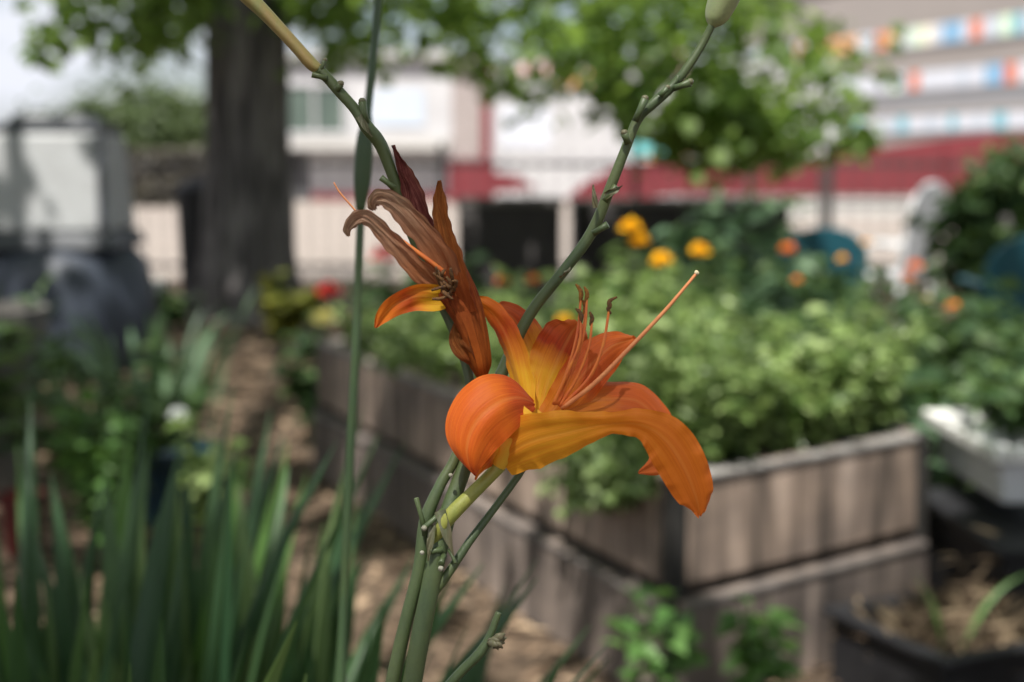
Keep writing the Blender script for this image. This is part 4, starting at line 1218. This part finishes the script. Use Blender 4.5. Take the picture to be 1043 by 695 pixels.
# thin side branch, lower right, rising behind the bloom
m_ = MB(); m_.tube([DP(*p) for p in ((440, 606, -1), (456, 585, -1), (478, 552, -4), (508, 512, -8), (531, 480, -12), (545, 455, -14))], [.0022, .0020, .0018, .0016, .0016, .0014], n=10, steps=36, rough=.02); m_.build('side_branch', M['stem'], lily, smooth=True)

# buds
def bud(path, radii, mat, n=18, lobes=6):
    c = spline(np.array([DP(*p) for p in path]), 34); r = spline(np.array(radii, float).reshape(-1, 1), 34)[:, 0] * .001
    T = norm(np.gradient(c, axis=0)); ref = -FWD; m_ = MB(); a = np.linspace(0, 2 * math.pi, n, endpoint=False); vs_ = []
    for i in range(34):
        u_ = norm(ref - T[i] * np.dot(ref, T[i])); b_ = np.cross(T[i], u_)
        k = 1 + .07 * np.cos(a * lobes / 2 + i * .03)
        vs_.append(c[i] + (np.cos(a) * r[i] * k)[:, None] * u_ + (np.sin(a) * r[i] * k)[:, None] * b_)
    m_.add(np.concatenate(vs_), [(i * n + j, i * n + (j + 1) % n, (i + 1) * n + (j + 1) % n, (i + 1) * n + j) for i in range(33) for j in range(n)] + [tuple(range(n - 1, -1, -1)), tuple(33 * n + j for j in range(n))])
    return m_.build('bud', M[mat], lily, smooth=True)
bud([(325, 71, 0), (316, 64, 0), (300, 46, 0), (272, 16, 0), (246, -10, 1), (225, -34, 2), (214, -46, 2)], [2.2, 2.7, 2.6, 2.9, 3.6, 3.0, .4], 'bud')
bud([(725, 27, 0), (728, 20, 0), (733, 8, 0), (741, -12, 1), (750, -38, 2), (756, -52, 2)], [1.6, 4.2, 5.8, 6.4, 4.0, .5], 'bud_pale')

# ---- open bloom
bloom_tube = MB()
tp_ = [(507, 476, 0), (512, 466, 1), (522, 450, 3), (534, 432, 5), (544, 418, 6)]
cc_ = spline(np.array([DP(*p) for p in tp_]), 18)
bloom_tube.tube(cc_, np.interp(np.linspace(0, 1, 18), [0, .2, .5, 1], [.0030, .0042, .0058, .0075]), n=20)
# open the mouth: drop the end cap
bloom_tube.f.pop(); bloom_tube.mi.pop()
M['throat'] = plain('throat', (.80, .46, .04), (.70, .36, .03), 80, .5, bmp=.1, bdist=.0005)
bloom = bloom_tube.build('bloom', M['throat'], lily, smooth=True)
m_ = MB(); m_.tube([DP(*p) for p in ((441, 552, 0), (450, 537, 3), (462, 522, 4), (482, 502, 3), (500, 484, 1), (508, 474, 0))], [.0026, .0029, .0032, .0029, .0028, .0034], n=14, steps=24); m_.build('pedicel', M['pedicel'], lily, smooth=True)

# back-most first
tepal('sepal', 'petal_red', bloom, [(538, 428, -2), (543, 392, -9), (540, 358, -15), (527, 330, -18), (512, 317, -18), (502, 318, -14)], [3, 6, 9, 8, 5, .6], [(.9, .4, -.1), (.9, .35, -.2), (.85, .5, -.2), (.7, .7, -.2), (.5, .8, -.2), (.5, .8, -.2)], cup=.25, ruffle=.5, seed=1)
tepal('sepal', 'petal', bloom, [(536, 425, 3), (530, 392, 0), (519, 350, -3), (503, 322, -5), (488, 308, -6), (482, 303, -6)], [3.5, 5.5, 6.5, 5.2, 3, .5], [(.85, .4, .5), (.75, .35, .6), (.7, .4, .6), (.6, .6, .5), (.5, .7, .4), (.5, .7, .4)], cup=.35, ruffle=.4, seed=2)
tepal('petal', 'petal_red', bloom, [(548, 428, -2), (557, 396, -9), (569, 364, -13), (582, 340, -13), (590, 329, -11)], [6, 10.5, 11.5, 9.5, 2.4], [(.93, -.1, -.1), (.93, -.22, -.15), (.93, -.25, -.2), (.95, -.1, -.2), (.95, -.1, -.2)], cup=.30, ruffle=1.1, seed=3, rfreq=4)
tepal('sepal', 'petal_fan', bloom, [(556, 428, 0), (578, 402, -3), (600, 374, -6), (622, 354, -8), (640, 347, -8), (648, 345, -8)], [5.5, 8.5, 9.5, 8, 3.5, .5], [(.78, -.5, .2), (.76, -.6, .2), (.74, -.64, .2), (.66, -.7, .2), (.5, -.8, .2), (.5, -.8, .2)], cup=.30, ruffle=.9, seed=4, rfreq=4)
tepal('sepal', 'petal_fan', bloom, [(560, 430, 2), (590, 412, -3), (620, 405, -8), (650, 408, -11), (670, 430, -12), (677, 458, -10), (668, 474, -6), (650, 482, -3)], [5, 8.5, 10.5, 10, 8, 6.5, 4.5, .5], [(-.1, .6, -.7), (-.05, .62, -.75), (.1, .62, -.75), (.45, .65, -.6), (.85, .3, -.4), (.85, -.3, -.3), (.6, -.8, -.2), (.5, -.85, -.2)], cup=-.10, ruffle=.4, seed=5)
# the recurved left petal, laid out by its two edges
def edge_tepal(name, mat, parent, ea, eb, bulge, nu=19, nt_=50, ruffle=.35):
    A, B = spline(np.array([DP(*p) for p in ea]), nt_), spline(np.array([DP(*p) for p in eb]), nt_)
    h = spline(np.array(bulge, float).reshape(-1, 1), nt_)[:, 0] * .001
    u = np.linspace(0, 1, nu); tt = np.linspace(0, 1, nt_)
    C_ = (A + B) / 2; T = norm(np.gradient(C_, axis=0)); W_ = norm(A - B); nn = norm(np.cross(T, W_))
    nn = np.where((nn @ FWD)[:, None] > 0, -nn, nn)
    pts3 = np.zeros((nt_, nu, 3)); uv = np.zeros((nt_, nu, 2))
    for j in range(nu):
        z = np.sin(math.pi * u[j]) * h - .0009 * math.exp(-((u[j] - .5) / .06) ** 2) * np.sin(math.pi * tt)
        z = z + (abs(2 * u[j] - 1) ** 4) * ruffle * .001 * np.sin(tt * 31 + (2 if u[j] > .5 else 0)) + .00035 * np.sin(u[j] * 14 + tt * 5)
        pts3[:, j] = B + (A - B) * u[j] + nn * z[:, None]
        uv[:, j, 0] = u[j]; uv[:, j, 1] = tt
    m_ = MB(); m_.grid(pts3, uv)
    return m_.build(name, M[mat], parent, smooth=True, subsurf=1)
edge_tepal('petal', 'petal_left', bloom,
           [(543, 409, 4), (530, 393, 7), (512, 382, 9), (490, 383, 11), (468, 399, 13), (455, 424, 15), (455, 447, 17), (467, 468, 18), (484, 485, 17)],
           [(545, 417, 6), (539, 424, 9), (531, 433, 12), (522, 442, 14), (513, 451, 16), (504, 460, 17), (496, 469, 18), (489, 478, 18), (485, 485, 17)],
           [.3, 2.0, 4.2, 6.0, 6.6, 6.0, 4.6, 2.4, 0])
tepal('sepal', 'petal', bloom, [(520, 462, 2), (508, 462, 4), (497, 470, 6), (489, 480, 6), (484, 489, 6)], [3, 4.5, 4.5, 3, .4], [(.4, .8, .2)] * 5, cup=.1, seed=9, nt_=18)
tepal('petal', 'petal_front', bloom, [(509, 470, 3), (536, 452, 13), (578, 441, 20), (618, 433, 25), (653, 433, 27), (678, 448, 28), (697, 476, 27), (709, 506, 24), (713, 526, 20)], [7.5, 12, 9.6, 5.0, 6.2, 9.4, 9.8, 7.8, .8],
      [(-.45, .8, .1), (-.3, .9, .2), (.0, .95, .3), (.2, .9, .3), (.65, .72, .2), (.92, .42, .1), (.97, .28, .05), (.97, .2, 0), (1, .1, 0)], cup=-.18, ruffle=1.1, seed=7, nu=21, nt_=64, rfreq=9)

# stamens and pistil
def stamen(path, mat='filament', anther='anther', r=.00075, al=.008, adir=(0, 1, 0)):
    m_ = MB(); m_.tube([DP(*p) for p in path], np.linspace(r, r * .65, len(path)), n=8, steps=24); st = m_.build('stamen', M[mat], bloom, smooth=True)
    e = DP(*path[-1]); d = RGT * adir[0] + UPV * adir[1] - FWD * adir[2]; d = norm(d)
    # the anther belongs to the same stamen mesh group: joined into the stamen through a second material
    return e, d
def stamen_full(path, anther, r, al, adir, curl=.25):
    m_ = MB(); m_.tube([DP(*p) for p in path], np.linspace(r, r * .6, len(path)), n=8, steps=24, mi=0)
    e = DP(*path[-1]); d = norm(RGT * adir[0] + UPV * adir[1] - FWD * adir[2]); sd = norm(np.cross(d, FWD))
    pts_ = [e - d * al * .45 + sd * al * curl * .4, e - d * al * .2 + sd * al * .05, e, e + d * al * .3 + sd * al * .05, e + d * al * .6 + sd * al * curl]
    m_.tube(pts_, [r * .5, r * 1.0, r * 1.15, r * 1.0, r * .4], n=8, steps=14, mi=1, rough=.12)
    m_.build('stamen', [M['filament'], M[anther]], bloom, smooth=True)
stamen_full([(566, 412, 4), (578, 378, 8), (588, 340, 10), (592, 300, 10)], 'anther_orange', .00085, .0075, (-.1, 1, 0))
stamen_full([(568, 412, 4), (584, 375, 9), (595, 338, 12), (598, 302, 12)], 'anther_orange', .0008, .0065, (.1, 1, .1))
stamen_full([(564, 412, 4), (578, 380, 10), (590, 350, 13), (592, 322, 14)], 'anther', .0008, .006, (-.25, .95, 0))
stamen_full([(570, 414, 4), (588, 384, 8), (600, 352, 10), (603, 326, 10)], 'anther', .0008, .0055, (.1, 1, 0))
stamen_full([(572, 414, 4), (600, 385, 10), (614, 352, 13), (621, 312, 14)], 'anther', .00085, .0070, (.15, 1, .1), -.35)
stamen_full([(566, 412, 4), (580, 372, 6), (594, 335, 8), (596, 314, 8)], 'anther_orange', .0008, .006, (.0, 1, 0))
m_ = MB(); m_.tube([DP(*p) for p in ((572, 416, 4), (604, 392, 10), (640, 356, 14), (676, 318, 17), (700, 290, 18), (709, 279, 18))], [.0010, .0010, .0009, .0008, .00065, .00065], n=10, steps=30)
ps = m_.build('pistil', M['pistil'], bloom, smooth=True)
m_ = MB(); m_.tube([DP(708.5, 279.5, 18), DP(710, 277.5, 18), DP(711, 276.5, 18)], [.0008, .0011, .0006], n=8, steps=6); m_.build('stigma', M['stigma'], lily, smooth=True)

# ---- withered bloom
wt_ = MB()
cc_ = spline(np.array([DP(*p) for p in ((491, 384, -2), (488, 365, 1), (482, 342, 2), (474, 318, 2), (464, 298, 2), (455, 284, 2))]), 30)
an = np.linspace(0, 2 * math.pi, 26, endpoint=False); T = norm(np.gradient(cc_, axis=0)); vs_ = []
rw = np.interp(np.linspace(0, 1, 30), [0, .12, .4, .75, 1], [.0022, .0044, .0058, .0078, .0088])
for i in range(30):
    u_ = norm(-FWD - T[i] * np.dot(-FWD, T[i])); b_ = np.cross(T[i], u_)
    k = 1 + .16 * np.cos(an * 3 + i * .10) + .05 * np.cos(an * 8 + i * .2)
    vs_.append(cc_[i] + (np.cos(an) * rw[i] * k * .8)[:, None] * u_ + (np.sin(an) * rw[i] * k)[:, None] * b_)
uvw = np.zeros((30, 26, 2)); uvw[:, :, 0] = .15 + .7 * (.5 + .5 * np.cos(an * 1.0))[None]; uvw[:, :, 1] = np.linspace(0, .8, 30)[:, None]
wt_.add(np.concatenate(vs_), [(i * 26 + j, i * 26 + (j + 1) % 26, (i + 1) * 26 + (j + 1) % 26, (i + 1) * 26 + j) for i in range(29) for j in range(26)]); wt_.uv = uvw.reshape(-1, 2)
M['dry_tube'] = drymat('dry_tube', (.20, .036, .016), (.32, .068, .02), (.42, .115, .03), (.52, .125, .016))
wb = wt_.build('withered_bloom', M['dry_tube'], lily, smooth=True)
tepal('tepal', 'dry_brown', wb, [(462, 290, -6), (446, 270, -8), (430, 240, -8), (424, 215, -7)], [6, 6, 4.5, 2], [(1, .2, .2)] * 4, cup=.3, crumple=.9, seed=11, nt_=30)
tepal('tepal', 'dry_maroon', wb, [(440, 255, -4), (428, 228, -4), (417, 196, -3), (407, 170, -2), (400, 148, 0)], [3.5, 5.0, 5.2, 3.0, .5], [(.9, .3, .4), (.8, .4, .5), (.8, .3, .5), (.8, .3, .5), (.8, .3, .5)], cup=.5, crumple=.9, seed=12, nt_=40)
tepal('tepal', 'dry_tan', wb, [(462, 292, 6), (448, 262, 10), (432, 238, 12), (414, 217, 13), (396, 203, 13), (384, 201, 11), (379, 208, 7), (382, 214, 4)], [5.6, 6.2, 5.8, 5.0, 4.0, 3.2, 2.2, .8], [(.85, .4, .3), (.8, .5, .35), (.75, .6, .35), (.6, .75, .3), (.2, .95, .35), (-.3, .9, .4), (-.85, .3, .4), (-.9, -.1, .4)], cup=-.25, crumple=.5, seed=13, nu=25, nt_=70)
tepal('tepal', 'dry_tan', wb, [(444, 292, 8), (428, 276, 11), (410, 256, 12), (392, 238, 12), (374, 222, 12), (362, 222, 11), (354, 232, 9), (355, 241, 8)], [4.4, 4.8, 4.4, 3.8, 3.3, 2.9, 2.0, .7], [(.75, .55, .3), (.72, .62, .35), (.68, .68, .3), (.65, .7, .3), (.45, .85, .35), (-.1, .95, .4), (-.8, .5, .3), (-.95, .1, .3)], cup=-.3, crumple=.48, seed=14, nu=23, nt_=64)
tepal('tepal', 'dry_orange', wb, [(476, 318, 6), (470, 290, 9), (463, 262, 9), (455, 236, 7), (449, 208, 5), (448, 184, 4)], [5.2, 5.0, 3.9, 3.6, 3.3, .8], [(.95, .2, .3), (.95, .2, .3), (.95, .3, .3), (.95, .2, .4), (1, 0, .4), (1, 0, .4)], cup=-.55, crumple=.45, seed=15, nu=17, nt_=54)
tepal('tepal', 'petal', wb, [(462, 300, 4), (446, 303, 7), (424, 302, 9), (404, 310, 10), (390, 322, 9), (382, 334, 8)], [4, 5.4, 5.6, 4.8, 3.0, .5], [(.1, .9, .2), (0, .95, .3), (-.1, .95, .3), (-.4, .85, .3), (-.65, .7, .3), (-.75, .6, .2)], cup=-.25, seed=16)
tepal('tepal', 'dry_orange', wb, [(488, 376, 0), (478, 362, 3), (468, 346, 4), (465, 328, 2)], [1.2, 4, 4.2, 1], [(.9, -.4, .2)] * 4, cup=-.5, seed=17, nt_=24)
# shrivelled dark anthers and a dry thread
m_ = MB()
r2 = np.random.default_rng(3)
for k in range(11):
    s0 = (455 + r2.uniform(-8, 10), 296 + r2.uniform(-10, 8), 9 + r2.uniform(0, 3)); e0 = (440 + r2.uniform(-5, 26), 288 + r2.uniform(-16, 18), 14 + r2.uniform(-2, 4))
    md = ((s0[0] + e0[0]) / 2 + r2.uniform(-5, 5), (s0[1] + e0[1]) / 2 + r2.uniform(-6, 6), 15)
    m_.tube([DP(*s0), DP(*md), DP(*e0)], [.0005, .0008, .0005], n=7, steps=12, rough=.15)
m_.build('dry_stamens', M['anther'], wb, smooth=True)
m_ = MB(); m_.tube([DP(*p) for p in ((458, 282, 8), (432, 262, 12), (410, 246, 11), (398, 236, 9))], [.0012, .0010, .0009, .0007], n=8, steps=20); m_.build('dry_filament', M['filament'], wb, smooth=True)
m_ = MB(); m_.tube([DP(*p) for p in ((372, 226, 11), (358, 210, 9), (346, 196, 8), (340, 186, 8))], [.0005, .00042, .0004, .0003], n=7, steps=16); m_.build('dry_thread', M['pistil'], wb, smooth=True)

# ---- neighbouring stalks
q0 = D(350, 700, .86)
t = empty('flower_stalk', (q0[0] - .01, q0[1], 0), 'slim bare green stalk rising left of the withered bloom', 'flower stalk')
pl_ = [D(*p) for p in ((349, 640, .86), (356, 480, .86), (363, 340, .86), (367, 230, .86), (373, 130, .86), (380, 60, .86), (385, 0, .86), (389, -60, .86))]
gl, gr_ = lead_in(np.array([q0[0] - .01, q0[1], 0]), pl_[0], pl_[1], .0040)
m_ = MB(); m_.tube(gl + pl_, gr_ + [.0029, .0028, .0027, .0026, .0026, .0025, .0024, .0023], n=12, steps=150, rough=.012); m_.build('scape', M['stem_far'], t, smooth=True)
m_ = MB(); m_.tube([D(*p) for p in ((367, 215, .857), (369, 180, .855), (372, 140, .853), (376, 108, .853))], [.0030, .0054, .0050, .0012], n=12, steps=24, flat=.6); m_.build('bract', M['stem_far'], t, smooth=True)
q1 = DP(448, 720, -10)
t = empty('seed_stalk', (q1[0] - .05, q1[1] + .05, 0), 'short green stalk ending in a shrivelled brown seed pod below the bloom', 'flower stalk')
pl_ = [DP(*p) for p in ((452, 705, -10), (470, 684, -9), (488, 666, -8), (498, 650, -8), (505, 632, -8), (508, 624, -8))]
gl, gr_ = lead_in(np.array([q1[0] - .05, q1[1] + .05, 0]), pl_[0], pl_[1], .0024)
m_ = MB(); m_.tube(gl + pl_, gr_ + [.0022, .0021, .0022, .0018, .0015, .0013], n=10, steps=130, rough=.02); m_.build('scape', M['stem'], t, smooth=True)
m_ = MB()
for k in range(9):
    d = np.array([r2.uniform(-4, 12), r2.uniform(-10, 12)])
    m_.tube([DP(498 + r2.uniform(-2, 2), 656 + r2.uniform(-3, 3), -6), DP(504 + d[0] * .5, 654 + d[1] * .5, -4 + r2.uniform(-2, 3)), DP(507 + d[0], 654 + d[1], -5 + r2.uniform(-2, 3))], [.0010, .0018, .0004], n=7, steps=10, rough=.2, flat=.5)
m_.build('seed_pod', M['bract'], t, smooth=True)
